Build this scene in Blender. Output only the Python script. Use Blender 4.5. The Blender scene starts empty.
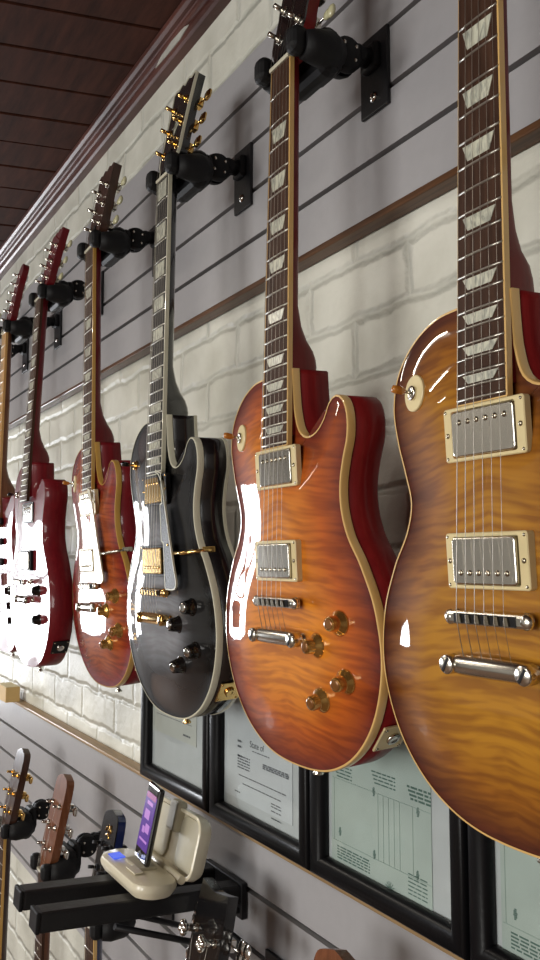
import bpy, bmesh, math, random
from mathutils import Vector, Matrix
random.seed(7)
R = math.radians
CAMZ = 1.65
D = 0.637
scene = bpy.context.scene

# ------------------------------------------------------------------ camera
cam_data = bpy.data.cameras.new('camera')
cam = bpy.data.objects.new('camera', cam_data)
scene.collection.objects.link(cam)
cam_data.sensor_fit = 'VERTICAL'
cam_data.sensor_height = 36.0
cam_data.lens = 850.0 / 960.0 * 36.0
cam_data.clip_start = 0.02
cam.location = (0, -D, CAMZ)
yaw, pitch = R(30.40), R(5.443)
fwd = Vector((-math.cos(yaw) * math.cos(pitch), math.sin(yaw) * math.cos(pitch), math.sin(pitch)))
cam.rotation_euler = fwd.to_track_quat('-Z', 'Y').to_euler()
scene.camera = cam

# ------------------------------------------------------------------ world, daylight, exposure
world = bpy.data.worlds.new('world')
scene.world = world
world.use_nodes = True
world.node_tree.nodes['Background'].inputs[0].default_value = (0.75, 0.85, 1.0, 1)
world.node_tree.nodes['Background'].inputs[1].default_value = 0.3
scene.view_settings.view_transform = 'Standard'
scene.view_settings.look = 'None'
scene.view_settings.exposure = 0.24
scene.view_settings.gamma = 1.0
ROOM = dict(x0=-6.6, x1=2.6, y0=-4.4, y1=0.018, z1=CAMZ + 1.035)


def area(name, loc, rot, sx, sy, power, col):
    l = bpy.data.lights.new(name, 'AREA')
    l.shape = 'RECTANGLE'; l.size = sx; l.size_y = sy; l.energy = power; l.color = col
    o = bpy.data.objects.new(name, l)
    scene.collection.objects.link(o)
    o.location = loc; o.rotation_euler = rot
    return o


# windows: (wall, centre along the wall, width, sill height, height)
WIN_END = [(-0.69, 0.74, 0.76, 1.15), (-1.53, 0.84, 0.76, 1.15)]       # in the end wall (x = x0)
WIN_FILL = [(-0.9, 1.3, 0.9, 1.3), (0.9, 1.3, 0.9, 1.3)]                # added unseen in the wall behind the camera, for fill light
for cy, w, sill, h in WIN_END:
    area('daylight_end', (ROOM['x0'] - 0.02, cy, sill + h / 2), (0, R(-90), 0), h, w, 60, (0.93, 0.96, 1.0))
for cx, w, sill, h in WIN_FILL:
    area('fill_light_back', (cx, ROOM['y0'] - 0.02, sill + h / 2), (R(90), 0, 0), w, h, 62, (1.0, 0.98, 0.93))  # fill light at the added back windows
CEIL_LAMPS = [(-3.9, -2.9), (-0.5, -2.4), (-2.6, -1.35)]
CEIL_POWER = 14

# ------------------------------------------------------------------ materials
MATS = {}


def nmat(name):
    m = bpy.data.materials.new(name)
    m.use_nodes = True
    return m, m.node_tree, m.node_tree.nodes['Principled BSDF']


def setc(b, col=None, rough=None, metal=None, coat=None, spec=None, coatr=None):
    if col is not None: b.inputs['Base Color'].default_value = (*col, 1)
    if rough is not None: b.inputs['Roughness'].default_value = rough
    if metal is not None: b.inputs['Metallic'].default_value = metal
    if coat is not None: b.inputs['Coat Weight'].default_value = coat
    if coatr is not None: b.inputs['Coat Roughness'].default_value = coatr
    if spec is not None: b.inputs['Specular IOR Level'].default_value = spec


def simple(name, col, rough=0.5, metal=0.0, coat=0.0, var=0.06, scale=30.0, bump=0.0, bscale=200.0, spec=None, stretch=(1, 1, 1)):
    """plain material with a little procedural mottling"""
    if name in MATS: return MATS[name]
    m, nt, b = nmat(name)
    setc(b, col, rough, metal, coat, spec, 0.03)
    N = nt.nodes; L = nt.links
    tc = N.new('ShaderNodeTexCoord'); mp = N.new('ShaderNodeMapping'); mp.inputs['Scale'].default_value = stretch
    L.new(tc.outputs['Object'], mp.inputs[0])
    nz = N.new('ShaderNodeTexNoise'); nz.inputs['Scale'].default_value = scale; nz.inputs['Detail'].default_value = 4
    L.new(mp.outputs[0], nz.inputs['Vector'])
    mx = N.new('ShaderNodeMix'); mx.data_type = 'RGBA'
    mx.inputs[6].default_value = (*[max(0, c * (1 - var * 2)) for c in col], 1)
    mx.inputs[7].default_value = (*[min(1, c * (1 + var * 2)) for c in col], 1)
    L.new(nz.outputs['Fac'], mx.inputs[0]); L.new(mx.outputs[2], b.inputs['Base Color'])
    if bump:
        n2 = N.new('ShaderNodeTexNoise'); n2.inputs['Scale'].default_value = bscale
        L.new(mp.outputs[0], n2.inputs['Vector'])
        bp = N.new('ShaderNodeBump'); bp.inputs['Strength'].default_value = bump; bp.inputs['Distance'].default_value = 0.002
        L.new(n2.outputs['Fac'], bp.inputs['Height']); L.new(bp.outputs[0], b.inputs['Normal'])
    MATS[name] = m
    return m


def burst(name, centre, mid, edge, d0, d1, flame=0.35, flame_scale=26.0, rough=0.35, blotch=0.0):
    """sprayed sunburst over flamed maple; edge_dist is the distance from the rim in metres"""
    m, nt, b = nmat(name)
    N = nt.nodes; L = nt.links
    setc(b, centre, 0.55, 0, 1.0, 0.15, 0.02)
    at = N.new('ShaderNodeAttribute'); at.attribute_name = 'edge_dist'
    tc = N.new('ShaderNodeTexCoord')
    sep = N.new('ShaderNodeSeparateXYZ'); L.new(tc.outputs['Object'], sep.inputs[0])
    # book-matched halves: mirror x, flame rises slightly towards the seam
    ab = N.new('ShaderNodeMath'); ab.operation = 'ABSOLUTE'; L.new(sep.outputs[0], ab.inputs[0])
    cmb = N.new('ShaderNodeCombineXYZ')
    sl = N.new('ShaderNodeMath'); sl.operation = 'MULTIPLY_ADD'; sl.inputs[1].default_value = 0.12
    L.new(ab.outputs[0], sl.inputs[0]); L.new(sep.outputs[2], sl.inputs[2])
    L.new(ab.outputs[0], cmb.inputs[0]); L.new(sl.outputs[0], cmb.inputs[2])
    nz = N.new('ShaderNodeTexNoise'); nz.inputs['Scale'].default_value = 14; nz.inputs['Detail'].default_value = 2
    L.new(cmb.outputs[0], nz.inputs['Vector'])
    dis = N.new('ShaderNodeVectorMath'); dis.operation = 'SCALE'; dis.inputs['Scale'].default_value = 0.014
    L.new(nz.outputs['Color'], dis.inputs[0])
    ad = N.new('ShaderNodeVectorMath'); ad.operation = 'ADD'
    L.new(cmb.outputs[0], ad.inputs[0]); L.new(dis.outputs[0], ad.inputs[1])
    mp = N.new('ShaderNodeMapping'); mp.inputs['Scale'].default_value = (0.10, 1, 1)
    L.new(ad.outputs[0], mp.inputs[0])
    fl = N.new('ShaderNodeTexNoise'); fl.inputs['Scale'].default_value = flame_scale * 6.4; fl.inputs['Detail'].default_value = 1.5
    L.new(mp.outputs[0], fl.inputs['Vector'])
    fr = N.new('ShaderNodeValToRGB'); fr.color_ramp.elements[0].position = 0.36; fr.color_ramp.elements[1].position = 0.62
    L.new(fl.outputs['Fac'], fr.inputs[0])
    # burst ramp
    mr = N.new('ShaderNodeMapRange'); mr.inputs['From Min'].default_value = d0; mr.inputs['From Max'].default_value = d1
    bn = N.new('ShaderNodeTexNoise'); bn.inputs['Scale'].default_value = 9
    L.new(tc.outputs['Object'], bn.inputs['Vector'])
    bm_ = N.new('ShaderNodeMath'); bm_.operation = 'MULTIPLY_ADD'; bm_.inputs[1].default_value = 0.03; 
    L.new(bn.outputs['Fac'], bm_.inputs[0]); L.new(at.outputs['Fac'], bm_.inputs[2])
    L.new(bm_.outputs[0], mr.inputs['Value'])
    cr = N.new('ShaderNodeValToRGB')
    e = cr.color_ramp.elements
    e[0].position = 0.0; e[0].color = (*edge, 1)
    e[1].position = 1.0; e[1].color = (*centre, 1)
    k = e.new(0.45); k.color = (*mid, 1)
    L.new(mr.outputs[0], cr.inputs[0])
    mx = N.new('ShaderNodeMix'); mx.data_type = 'RGBA'; mx.blend_type = 'MULTIPLY'
    dk = N.new('ShaderNodeMix'); dk.data_type = 'RGBA'
    dk.inputs[6].default_value = (1 - flame, 1 - flame * 1.25, 1 - flame * 1.3, 1); dk.inputs[7].default_value = (1, 1, 1, 1)
    L.new(fr.outputs[0], dk.inputs[0])
    mx.inputs[0].default_value = 1
    L.new(cr.outputs[0], mx.inputs[6]); L.new(dk.outputs[2], mx.inputs[7])
    out = mx.outputs[2]
    if blotch:
        b2 = N.new('ShaderNodeTexNoise'); b2.inputs['Scale'].default_value = 22; b2.inputs['Detail'].default_value = 5
        L.new(cmb.outputs[0], b2.inputs['Vector'])
        m3 = N.new('ShaderNodeMix'); m3.data_type = 'RGBA'; m3.blend_type = 'MULTIPLY'; m3.inputs[0].default_value = blotch
        L.new(out, m3.inputs[6]); L.new(b2.outputs['Fac'], m3.inputs[7]); out = m3.outputs[2]
    L.new(out, b.inputs['Base Color'])
    return m


def wood(name, c1, c2, scale=8.0, stretch=(14, 14, 1), rough=0.35, coat=0.6, bump=0.1):
    if name in MATS: return MATS[name]
    m, nt, b = nmat(name)
    N = nt.nodes; L = nt.links
    setc(b, c1, rough, 0, coat, 0.12, 0.08)
    tc = N.new('ShaderNodeTexCoord'); mp = N.new('ShaderNodeMapping'); mp.inputs['Scale'].default_value = stretch
    L.new(tc.outputs['Object'], mp.inputs[0])
    nz = N.new('ShaderNodeTexNoise'); nz.inputs['Scale'].default_value = scale; nz.inputs['Detail'].default_value = 8
    nz.inputs['Roughness'].default_value = 0.65
    L.new(mp.outputs[0], nz.inputs['Vector'])
    cr = N.new('ShaderNodeValToRGB'); e = cr.color_ramp.elements
    e[0].position = 0.3; e[0].color = (*c1, 1); e[1].position = 0.7; e[1].color = (*c2, 1)
    L.new(nz.outputs['Fac'], cr.inputs[0]); L.new(cr.outputs[0], b.inputs['Base Color'])
    bp = N.new('ShaderNodeBump'); bp.inputs['Strength'].default_value = bump; bp.inputs['Distance'].default_value = 0.001
    L.new(nz.outputs['Fac'], bp.inputs['Height']); L.new(bp.outputs[0], b.inputs['Normal'])
    MATS[name] = m
    return m


def pearl(name, c1=(0.62, 0.62, 0.5), c2=(0.3, 0.31, 0.27)):
    m, nt, b = nmat(name)
    N = nt.nodes; L = nt.links
    setc(b, c1, 0.25, 0, 0.6)
    tc = N.new('ShaderNodeTexCoord'); mp = N.new('ShaderNodeMapping'); mp.inputs['Scale'].default_value = (3, 1, 1)
    L.new(tc.outputs['Object'], mp.inputs[0])
    nz = N.new('ShaderNodeTexNoise'); nz.inputs['Scale'].default_value = 55; nz.inputs['Detail'].default_value = 3; nz.inputs['Distortion'].default_value = 1.5
    L.new(mp.outputs[0], nz.inputs['Vector'])
    cr = N.new('ShaderNodeValToRGB'); e = cr.color_ramp.elements
    e[0].position = 0.35; e[0].color = (*c2, 1); e[1].position = 0.6; e[1].color = (*c1, 1)
    L.new(nz.outputs['Fac'], cr.inputs[0]); L.new(cr.outputs[0], b.inputs['Base Color'])
    MATS[name] = m
    return m


def brick_paint(name):
    m, nt, b = nmat(name)
    N = nt.nodes; L = nt.links
    setc(b, (0.6, 0.6, 0.55), 0.5, 0, 0.0)
    tc = N.new('ShaderNodeTexCoord'); sep = N.new('ShaderNodeSeparateXYZ'); L.new(tc.outputs['Object'], sep.inputs[0])
    cmb = N.new('ShaderNodeCombineXYZ'); L.new(sep.outputs[0], cmb.inputs[0]); L.new(sep.outputs[2], cmb.inputs[1])
    nd = N.new('ShaderNodeTexNoise'); nd.inputs['Scale'].default_value = 11; nd.inputs['Detail'].default_value = 6; nd.inputs['Roughness'].default_value = 0.6
    L.new(tc.outputs['Object'], nd.inputs['Vector'])
    sc = N.new('ShaderNodeVectorMath'); sc.operation = 'SCALE'; sc.inputs['Scale'].default_value = 0.028
    L.new(nd.outputs['Color'], sc.inputs[0])
    ad = N.new('ShaderNodeVectorMath'); ad.operation = 'ADD'; L.new(cmb.outputs[0], ad.inputs[0]); L.new(sc.outputs[0], ad.inputs[1])
    br = N.new('ShaderNodeTexBrick')
    br.inputs['Scale'].default_value = 1.0; br.inputs['Brick Width'].default_value = 0.22; br.inputs['Row Height'].default_value = 0.0762
    br.inputs['Mortar Size'].default_value = 0.010; br.inputs['Mortar Smooth'].default_value = 1.0; br.inputs['Bias'].default_value = 0
    br.inputs['Color1'].default_value = (1, 1, 1, 1); br.inputs['Color2'].default_value = (0.82, 0.82, 0.82, 1); br.inputs['Mortar'].default_value = (0, 0, 0, 1)
    L.new(ad.outputs[0], br.inputs['Vector'])
    # paint colour: off-white with grime patches
    n1 = N.new('ShaderNodeTexNoise'); n1.inputs['Scale'].default_value = 7; n1.inputs['Detail'].default_value = 6
    L.new(tc.outputs['Object'], n1.inputs['Vector'])
    cr = N.new('ShaderNodeValToRGB'); e = cr.color_ramp.elements
    e[0].position = 0.32; e[0].color = (0.52, 0.515, 0.44, 1); e[1].position = 0.6; e[1].color = (0.72, 0.72, 0.64, 1)
    L.new(n1.outputs['Fac'], cr.inputs[0])
    mo = N.new('ShaderNodeMix'); mo.data_type = 'RGBA'; mo.blend_type = 'MULTIPLY'
    L.new(cr.outputs[0], mo.inputs[6]); mo.inputs[7].default_value = (0.70, 0.71, 0.70, 1)  # joints darkened in the paint colour to draw their shadow lines
    n3 = N.new('ShaderNodeTexNoise'); n3.inputs['Scale'].default_value = 14; n3.inputs['Detail'].default_value = 4
    L.new(tc.outputs['Object'], n3.inputs['Vector'])
    c3 = N.new('ShaderNodeMapRange'); c3.inputs['From Min'].default_value = 0.44; c3.inputs['From Max'].default_value = 0.66
    L.new(n3.outputs['Fac'], c3.inputs['Value'])
    mf = N.new('ShaderNodeMath'); mf.operation = 'MULTIPLY'; L.new(br.outputs['Fac'], mf.inputs[0]); L.new(c3.outputs[0], mf.inputs[1])
    L.new(mf.outputs[0], mo.inputs[0]); L.new(mo.outputs[2], b.inputs['Base Color'])
    # relief
    n2 = N.new('ShaderNodeTexNoise'); n2.inputs['Scale'].default_value = 28; n2.inputs['Detail'].default_value = 5
    L.new(tc.outputs['Object'], n2.inputs['Vector'])
    ma = N.new('ShaderNodeMath'); ma.operation = 'MULTIPLY_ADD'; ma.inputs[1].default_value = 0.5
    L.new(n2.outputs['Fac'], ma.inputs[0]); L.new(br.outputs['Color'], ma.inputs[2])
    bp = N.new('ShaderNodeBump'); bp.inputs['Strength'].default_value = 0.75; bp.inputs['Distance'].default_value = 0.007
    L.new(ma.outputs[0], bp.inputs['Height']); L.new(bp.outputs[0], b.inputs['Normal'])
    return m


def glass_mat(name):
    m = bpy.data.materials.new(name); m.use_nodes = True
    nt = m.node_tree; N = nt.nodes; L = nt.links
    N.remove(N['Principled BSDF'])
    tr = N.new('ShaderNodeBsdfTransparent'); tr.inputs[0].default_value = (0.975, 0.985, 0.98, 1)
    gl = N.new('ShaderNodeBsdfGlossy'); gl.inputs['Roughness'].default_value = 0.02
    fr = N.new('ShaderNodeFresnel'); fr.inputs[0].default_value = 1.5
    ge = N.new('ShaderNodeNewGeometry'); sb = N.new('ShaderNodeMath'); sb.operation = 'SUBTRACT'; sb.inputs[0].default_value = 1
    L.new(ge.outputs['Backfacing'], sb.inputs[1]); mu = N.new('ShaderNodeMath'); mu.operation = 'MULTIPLY'
    L.new(sb.outputs[0], mu.inputs[0]); L.new(fr.outputs[0], mu.inputs[1])
    mx = N.new('ShaderNodeMixShader'); L.new(mu.outputs[0], mx.inputs[0]); L.new(tr.outputs[0], mx.inputs[1]); L.new(gl.outputs[0], mx.inputs[2])
    L.new(mx.outputs[0], N['Material Output'].inputs[0])
    return m


def emit_mat(name, col, strength):
    m, nt, b = nmat(name)
    setc(b, (0.02, 0.02, 0.02), 0.2)
    b.inputs['Emission Color'].default_value = (*col, 1)
    b.inputs['Emission Strength'].default_value = strength
    return m


BRICK = brick_paint('painted_brick')
GLASS = glass_mat('picture_glass')
BLACK_PLASTIC = simple('black_plastic', (0.006, 0.006, 0.007), 0.5, var=0.1, spec=0.25)
BLACK_RUBBER = simple('black_rubber', (0.007, 0.007, 0.008), 0.6, var=0.1, bump=0.2, spec=0.25)
BLACK_STEEL = simple('black_steel', (0.012, 0.012, 0.014), 0.42, 0.0, var=0.15, bump=0.15, spec=0.35)
CHROME = simple('chrome', (0.72, 0.70, 0.66), 0.14, 1.0, var=0.05)
NICKEL = simple('nickel', (0.66, 0.63, 0.56), 0.24, 1.0, var=0.06)
GOLD = simple('gold', (0.83, 0.55, 0.20), 0.17, 1.0, var=0.05)
DARK_NICKEL = simple('aged_nickel', (0.42, 0.37, 0.28), 0.25, 1.0, var=0.1)
STEEL = simple('string_steel', (0.55, 0.53, 0.48), 0.3, 1.0)
STRING = simple('guitar_string', (0.34, 0.31, 0.27), 0.38, 1.0)
CREAM = simple('cream_plastic', (0.72, 0.60, 0.33), 0.35, var=0.04)
CREAM_BIND = simple('cream_binding', (0.70, 0.44, 0.155), 0.32, coat=0.8, var=0.05)
AMBER_BIND = simple('amber_binding', (0.52, 0.29, 0.06), 0.32, coat=0.8, var=0.05)
WHITE_BIND = simple('white_binding', (0.62, 0.60, 0.47), 0.3, coat=0.8, var=0.04)
PEARL_BTN = simple('tulip_pearl', (0.55, 0.53, 0.33), 0.25, coat=0.6, var=0.1)
PEARL = pearl('pearl_inlay')
AMBER = simple('amber_tip', (0.45, 0.16, 0.02), 0.25, coat=0.5)
GOLD_KNOB = simple('gold_knob', (0.72, 0.42, 0.11), 0.25, 0.9, coat=1.0, var=0.08)
KNOB_CAP = simple('gold_knob_cap', (0.30, 0.12, 0.03), 0.2, 0.5, coat=1.0)
BLACK_KNOB = simple('black_knob', (0.006, 0.006, 0.006), 0.15, coat=0.6)
ROSEWOOD = wood('rosewood', (0.030, 0.014, 0.009), (0.075, 0.036, 0.022), 10, (16, 16, 1), 0.5, 0.0)
EBONY = wood('ebony', (0.02, 0.018, 0.017), (0.045, 0.04, 0.036), 10, (16, 16, 1), 0.5, 0.0)
MAPLE = wood('maple_board', (0.50, 0.27, 0.09), (0.62, 0.37, 0.15), 8, (12, 12, 1), 0.3, 0.6)
CHERRY = wood('cherry_mahogany', (0.12, 0.005, 0.006), (0.18, 0.010, 0.010), 12, (10, 10, 1), 0.45, 0.25, 0.02)
RED_BACK = wood('wine_red_mahogany', (0.11, 0.004, 0.008), (0.16, 0.008, 0.012), 12, (10, 10, 1), 0.45, 0.3, 0.02)
BLACK_LACQUER = simple('black_lacquer', (0.004, 0.004, 0.005), 0.25, coat=1.0)
NATURAL = wood('natural_mahogany', (0.12, 0.040, 0.016), (0.21, 0.075, 0.032), 10, (14, 14, 1), 0.4, 0.4)
DARKWOOD = wood('dark_headstock_wood', (0.03, 0.013, 0.008), (0.07, 0.03, 0.02), 10, (14, 14, 1), 0.35, 0.5)
BLUE_LACQUER = simple('blue_lacquer', (0.01, 0.02, 0.10), 0.25, coat=1.0)

# ------------------------------------------------------------------ mesh helpers


class MB:
    def __init__(self):
        self.v = []; self.f = []; self.smooth = []

    def add(self, vs, fs, sm=False, mat=None):
        o = len(self.v)
        for p in vs:
            p = Vector(p)
            self.v.append(tuple(mat @ p) if mat is not None else tuple(p))
        for f in fs:
            self.f.append(tuple(i + o for i in f)); self.smooth.append(sm)
        return self

    def box(self, c, s, bev=0.0, mat=None, seg=2):
        bm = bmesh.new()
        bmesh.ops.create_cube(bm, size=1.0)
        for v in bm.verts:
            v.co = Vector((v.co.x * s[0] + c[0], v.co.y * s[1] + c[1], v.co.z * s[2] + c[2]))
        if bev > 0:
            bmesh.ops.bevel(bm, geom=list(bm.edges), offset=min(bev, min(s) * 0.49), segments=seg, affect='EDGES', profile=0.5)
        bm.verts.index_update()
        self.add([v.co.copy() for v in bm.verts], [[v.index for v in f.verts] for f in bm.faces], False, mat)
        bm.free()
        return self

    def tube(self, p0, p1, r0, r1=None, n=12, mat=None, cap=True):
        p0 = Vector(p0); p1 = Vector(p1); r1 = r0 if r1 is None else r1
        ax = (p1 - p0).normalized()
        a = ax.orthogonal().normalized(); b = ax.cross(a)
        vs = []
        for p, r in ((p0, r0), (p1, r1)):
            for i in range(n):
                t = 2 * math.pi * i / n
                vs.append(p + (a * math.cos(t) + b * math.sin(t)) * r)
        self.add(vs, [(i, (i + 1) % n, n + (i + 1) % n, n + i) for i in range(n)], True, mat)
        if cap:
            self.add(vs, [tuple(reversed(range(n))), tuple(range(n, 2 * n))], False, mat)
        return self

    def lathe(self, o, ax, prof, n=20, mat=None, sm=True):
        """prof = [(radius, height along axis)]"""
        o = Vector(o); ax = Vector(ax).normalized(); a = ax.orthogonal().normalized(); b = ax.cross(a)
        vs = []; fs = []
        for r, h in prof:
            for i in range(n):
                t = 2 * math.pi * i / n
                vs.append(o + ax * h + (a * math.cos(t) + b * math.sin(t)) * max(r, 1e-5))
        for k in range(len(prof) - 1):
            for i in range(n):
                j = (i + 1) % n
                fs.append((k * n + i, k * n + j, (k + 1) * n + j, (k + 1) * n + i))
        fs.append(tuple(reversed(range(n)))); m = (len(prof) - 1) * n; fs.append(tuple(range(m, m + n)))
        return self.add(vs, fs, sm, mat)

    def ball(self, c, r, s=(1, 1, 1), mat=None, n=12):
        prof = []
        k = n // 2 + 1
        for i in range(k + 1):
            t = math.pi * i / k
            prof.append((math.sin(t), -math.cos(t)))
        vs = []; fs = []
        for rr, h in prof:
            for i in range(n):
                t = 2 * math.pi * i / n
                vs.append((c[0] + r * s[0] * rr * math.cos(t), c[1] + r * s[1] * rr * math.sin(t), c[2] + r * s[2] * h))
        for q in range(k):
            for i in range(n):
                j = (i + 1) % n
                fs.append((q * n + i, q * n + j, (q + 1) * n + j, (q + 1) * n + i))
        return self.add(vs, fs, True, mat)

    def path(self, pts, r, n=10, mat=None):
        pts = [Vector(p) for p in pts]
        vs = []; fs = []
        prev = None
        for k, p in enumerate(pts):
            if k == 0: ax = pts[1] - p
            elif k == len(pts) - 1: ax = p - pts[k - 1]
            else: ax = pts[k + 1] - pts[k - 1]
            ax.normalize()
            if prev is None: a = ax.orthogonal().normalized()
            else: a = (prev - ax * prev.dot(ax)).normalized()
            prev = a; b = ax.cross(a)
            rr = r[k] if isinstance(r, (list, tuple)) else r
            for i in range(n):
                t = 2 * math.pi * i / n
                vs.append(p + (a * math.cos(t) + b * math.sin(t)) * rr)
        for k in range(len(pts) - 1):
            for i in range(n):
                j = (i + 1) % n
                fs.append((k * n + i, k * n + j, (k + 1) * n + j, (k + 1) * n + i))
        self.add(vs, fs, True, mat)
        self.add(vs, [tuple(reversed(range(n))), tuple(range((len(pts) - 1) * n, len(pts) * n))], False, mat)
        return self

    def prism(self, pts, y0, y1, mat=None, bev=0.0):
        """outline in x,z extruded along y; one rounded edge ring at y0 if bev"""
        n = len(pts)
        if bev > 0:
            ins = offset(pts, -bev)
            rings = [[(p[0], y0, p[1]) for p in ins], [(p[0], y0 + (bev if y1 > y0 else -bev), p[1]) for p in pts], [(p[0], y1, p[1]) for p in pts]]
        else:
            rings = [[(p[0], y0, p[1]) for p in pts], [(p[0], y1, p[1]) for p in pts]]
        vs = [p for r_ in rings for p in r_]
        fs = []
        for k in range(len(rings) - 1):
            for i in range(n):
                j = (i + 1) % n
                fs.append((k * n + i, k * n + j, (k + 1) * n + j, (k + 1) * n + i))
        fs.append(tuple(reversed(range(n)))); m = (len(rings) - 1) * n; fs.append(tuple(range(m, m + n)))
        return self.add(vs, fs, False, mat)

    def build(self, name, material, parent=None, loc=None, auto=False):
        me = bpy.data.meshes.new(name)
        me.from_pydata(self.v, [], self.f)
        bm = bmesh.new(); bm.from_mesh(me)
        bmesh.ops.remove_doubles(bm, verts=bm.verts, dist=1e-6)
        bmesh.ops.recalc_face_normals(bm, faces=bm.faces)
        if auto:
            for f in bm.faces: f.smooth = True
            for e in bm.edges:
                if len(e.link_faces) == 2 and e.calc_face_angle(0) > R(35): e.smooth = False
        bm.to_mesh(me); bm.free()
        if not auto and len(me.polygons) == len(self.smooth):
            me.polygons.foreach_set('use_smooth', self.smooth)
        me.materials.append(material)
        o = bpy.data.objects.new(name, me)
        scene.collection.objects.link(o)
        if parent is not None: o.parent = parent
        if loc is not None: o.location = loc
        return o


def tag(o, label, cat, group=None):
    o['label'] = label; o['category'] = cat
    if group: o['group'] = group
    return o


def struct(o):
    o['kind'] = 'structure'
    return o


def empty(name, loc, label, cat, group=None, rot=(0, 0, 0)):
    o = bpy.data.objects.new(name, None)
    scene.collection.objects.link(o)
    o.empty_display_size = 0.05
    o.location = loc; o.rotation_euler = rot
    return tag(o, label, cat, group)


def copy_tree(o, parent=None):
    kids = list(o.children)
    c = o.copy()
    scene.collection.objects.link(c)
    if parent is not None: c.parent = parent
    for ch in kids: copy_tree(ch, c)
    return c


def offset(pts, d):
    """move a closed outline along its normals; d > 0 outwards (either winding)"""
    n = len(pts)
    A = sum(pts[i][0] * pts[(i + 1) % n][1] - pts[(i + 1) % n][0] * pts[i][1] for i in range(n))
    s = 1 if A > 0 else -1
    out = []
    for i in range(n):
        a = Vector(pts[i - 1]); b = Vector(pts[i]); c = Vector(pts[(i + 1) % n])
        e1 = (b - a); e2 = (c - b)
        if e1.length < 1e-9: e1 = e2
        if e2.length < 1e-9: e2 = e1
        n1 = Vector((e1.y, -e1.x)).normalized(); n2 = Vector((e2.y, -e2.x)).normalized()
        m = (n1 + n2)
        m = m.normalized() if m.length > 1e-6 else n1
        k = 1.0 / max(0.5, m.dot(n1))
        out.append(tuple(b + m * d * s * k))
    return out


def spline(ctrl, step=0.006, closed=True):
    """centripetal-ish Catmull-Rom through control points; a third entry 1 = sharp corner"""
    n = len(ctrl); out = []
    P = [Vector(c[:2]) for c in ctrl]
    for i in range(n if closed else n - 1):
        p1 = P[i]; p2 = P[(i + 1) % n]
        p0 = P[(i - 1) % n] if (closed or i > 0) else p1
        p3 = P[(i + 2) % n] if (closed or i + 2 < n) else p2
        if len(ctrl[i]) > 2: p0 = p1 - (p2 - p1)
        if len(ctrl[(i + 1) % n]) > 2: p3 = p2 + (p2 - p1)
        L = (p2 - p1).length
        m = max(1, int(round(L / step)))
        t1 = (p2 - p0) * (L / max(1e-6, (p1 - p0).length + L)) if True else None
        t2 = (p3 - p1) * (L / max(1e-6, (p3 - p2).length + L))
        for k in range(m):
            t = k / m
            h00 = 2 * t ** 3 - 3 * t ** 2 + 1; h10 = t ** 3 - 2 * t ** 2 + t; h01 = -2 * t ** 3 + 3 * t ** 2; h11 = t ** 3 - t ** 2
            out.append(tuple(p1 * h00 + t1 * h10 + p2 * h01 + t2 * h11))
    if not closed: out.append(tuple(P[-1]))
    return out


# ------------------------------------------------------------------ the room shell
x0, x1, y0, y1, z1 = ROOM['x0'], ROOM['x1'], ROOM['y0'], ROOM['y1'], ROOM['z1']
PLASTER = simple('painted_plaster', (0.40, 0.39, 0.36), 0.7, var=0.05, bump=0.2)
DARKPANEL = simple('dark_wall_paint', (0.16, 0.13, 0.11), 0.7, var=0.15, scale=3)
FLOORM = wood('floor_boards', (0.12, 0.07, 0.045), (0.2, 0.12, 0.08), 3, (1, 12, 1), 0.45, 0.1)

struct(MB().box(((x0 + x1) / 2, y1 + 0.1, z1 / 2 + 0.02), (x1 - x0 + 0.4, 0.2, z1 + 0.1)).build('wall_right', BRICK))
struct(MB().box(((x0 + x1) / 2, (y0 + y1) / 2, -0.05), (x1 - x0 + 0.4, y1 - y0 + 0.4, 0.1)).build('floor', FLOORM))


def wall_with_holes(name, axis, pos, a0, a1, holes, mat, th=0.12, outward=-1):
    """wall of boxes around rectangular window openings; axis 'x' = plane of constant x"""
    mb = MB()
    def put(b0, b1, c0, c1):
        if b1 - b0 < 1e-4 or c1 - c0 < 1e-4: return
        mid = pos + outward * th / 2
        if axis == 'x': mb.box((mid, (b0 + b1) / 2, (c0 + c1) / 2), (th, b1 - b0, c1 - c0))
        else: mb.box(((b0 + b1) / 2, mid, (c0 + c1) / 2), (b1 - b0, th, c1 - c0))
    cur = a0
    for c, w, sill, h in sorted(holes):
        put(cur, c - w / 2, 0, z1)
        put(c - w / 2, c + w / 2, 0, sill)
        put(c - w / 2, c + w / 2, sill + h, z1)
        cur = c + w / 2
    put(cur, a1, 0, z1)
    return struct(mb.build(name, mat))


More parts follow.
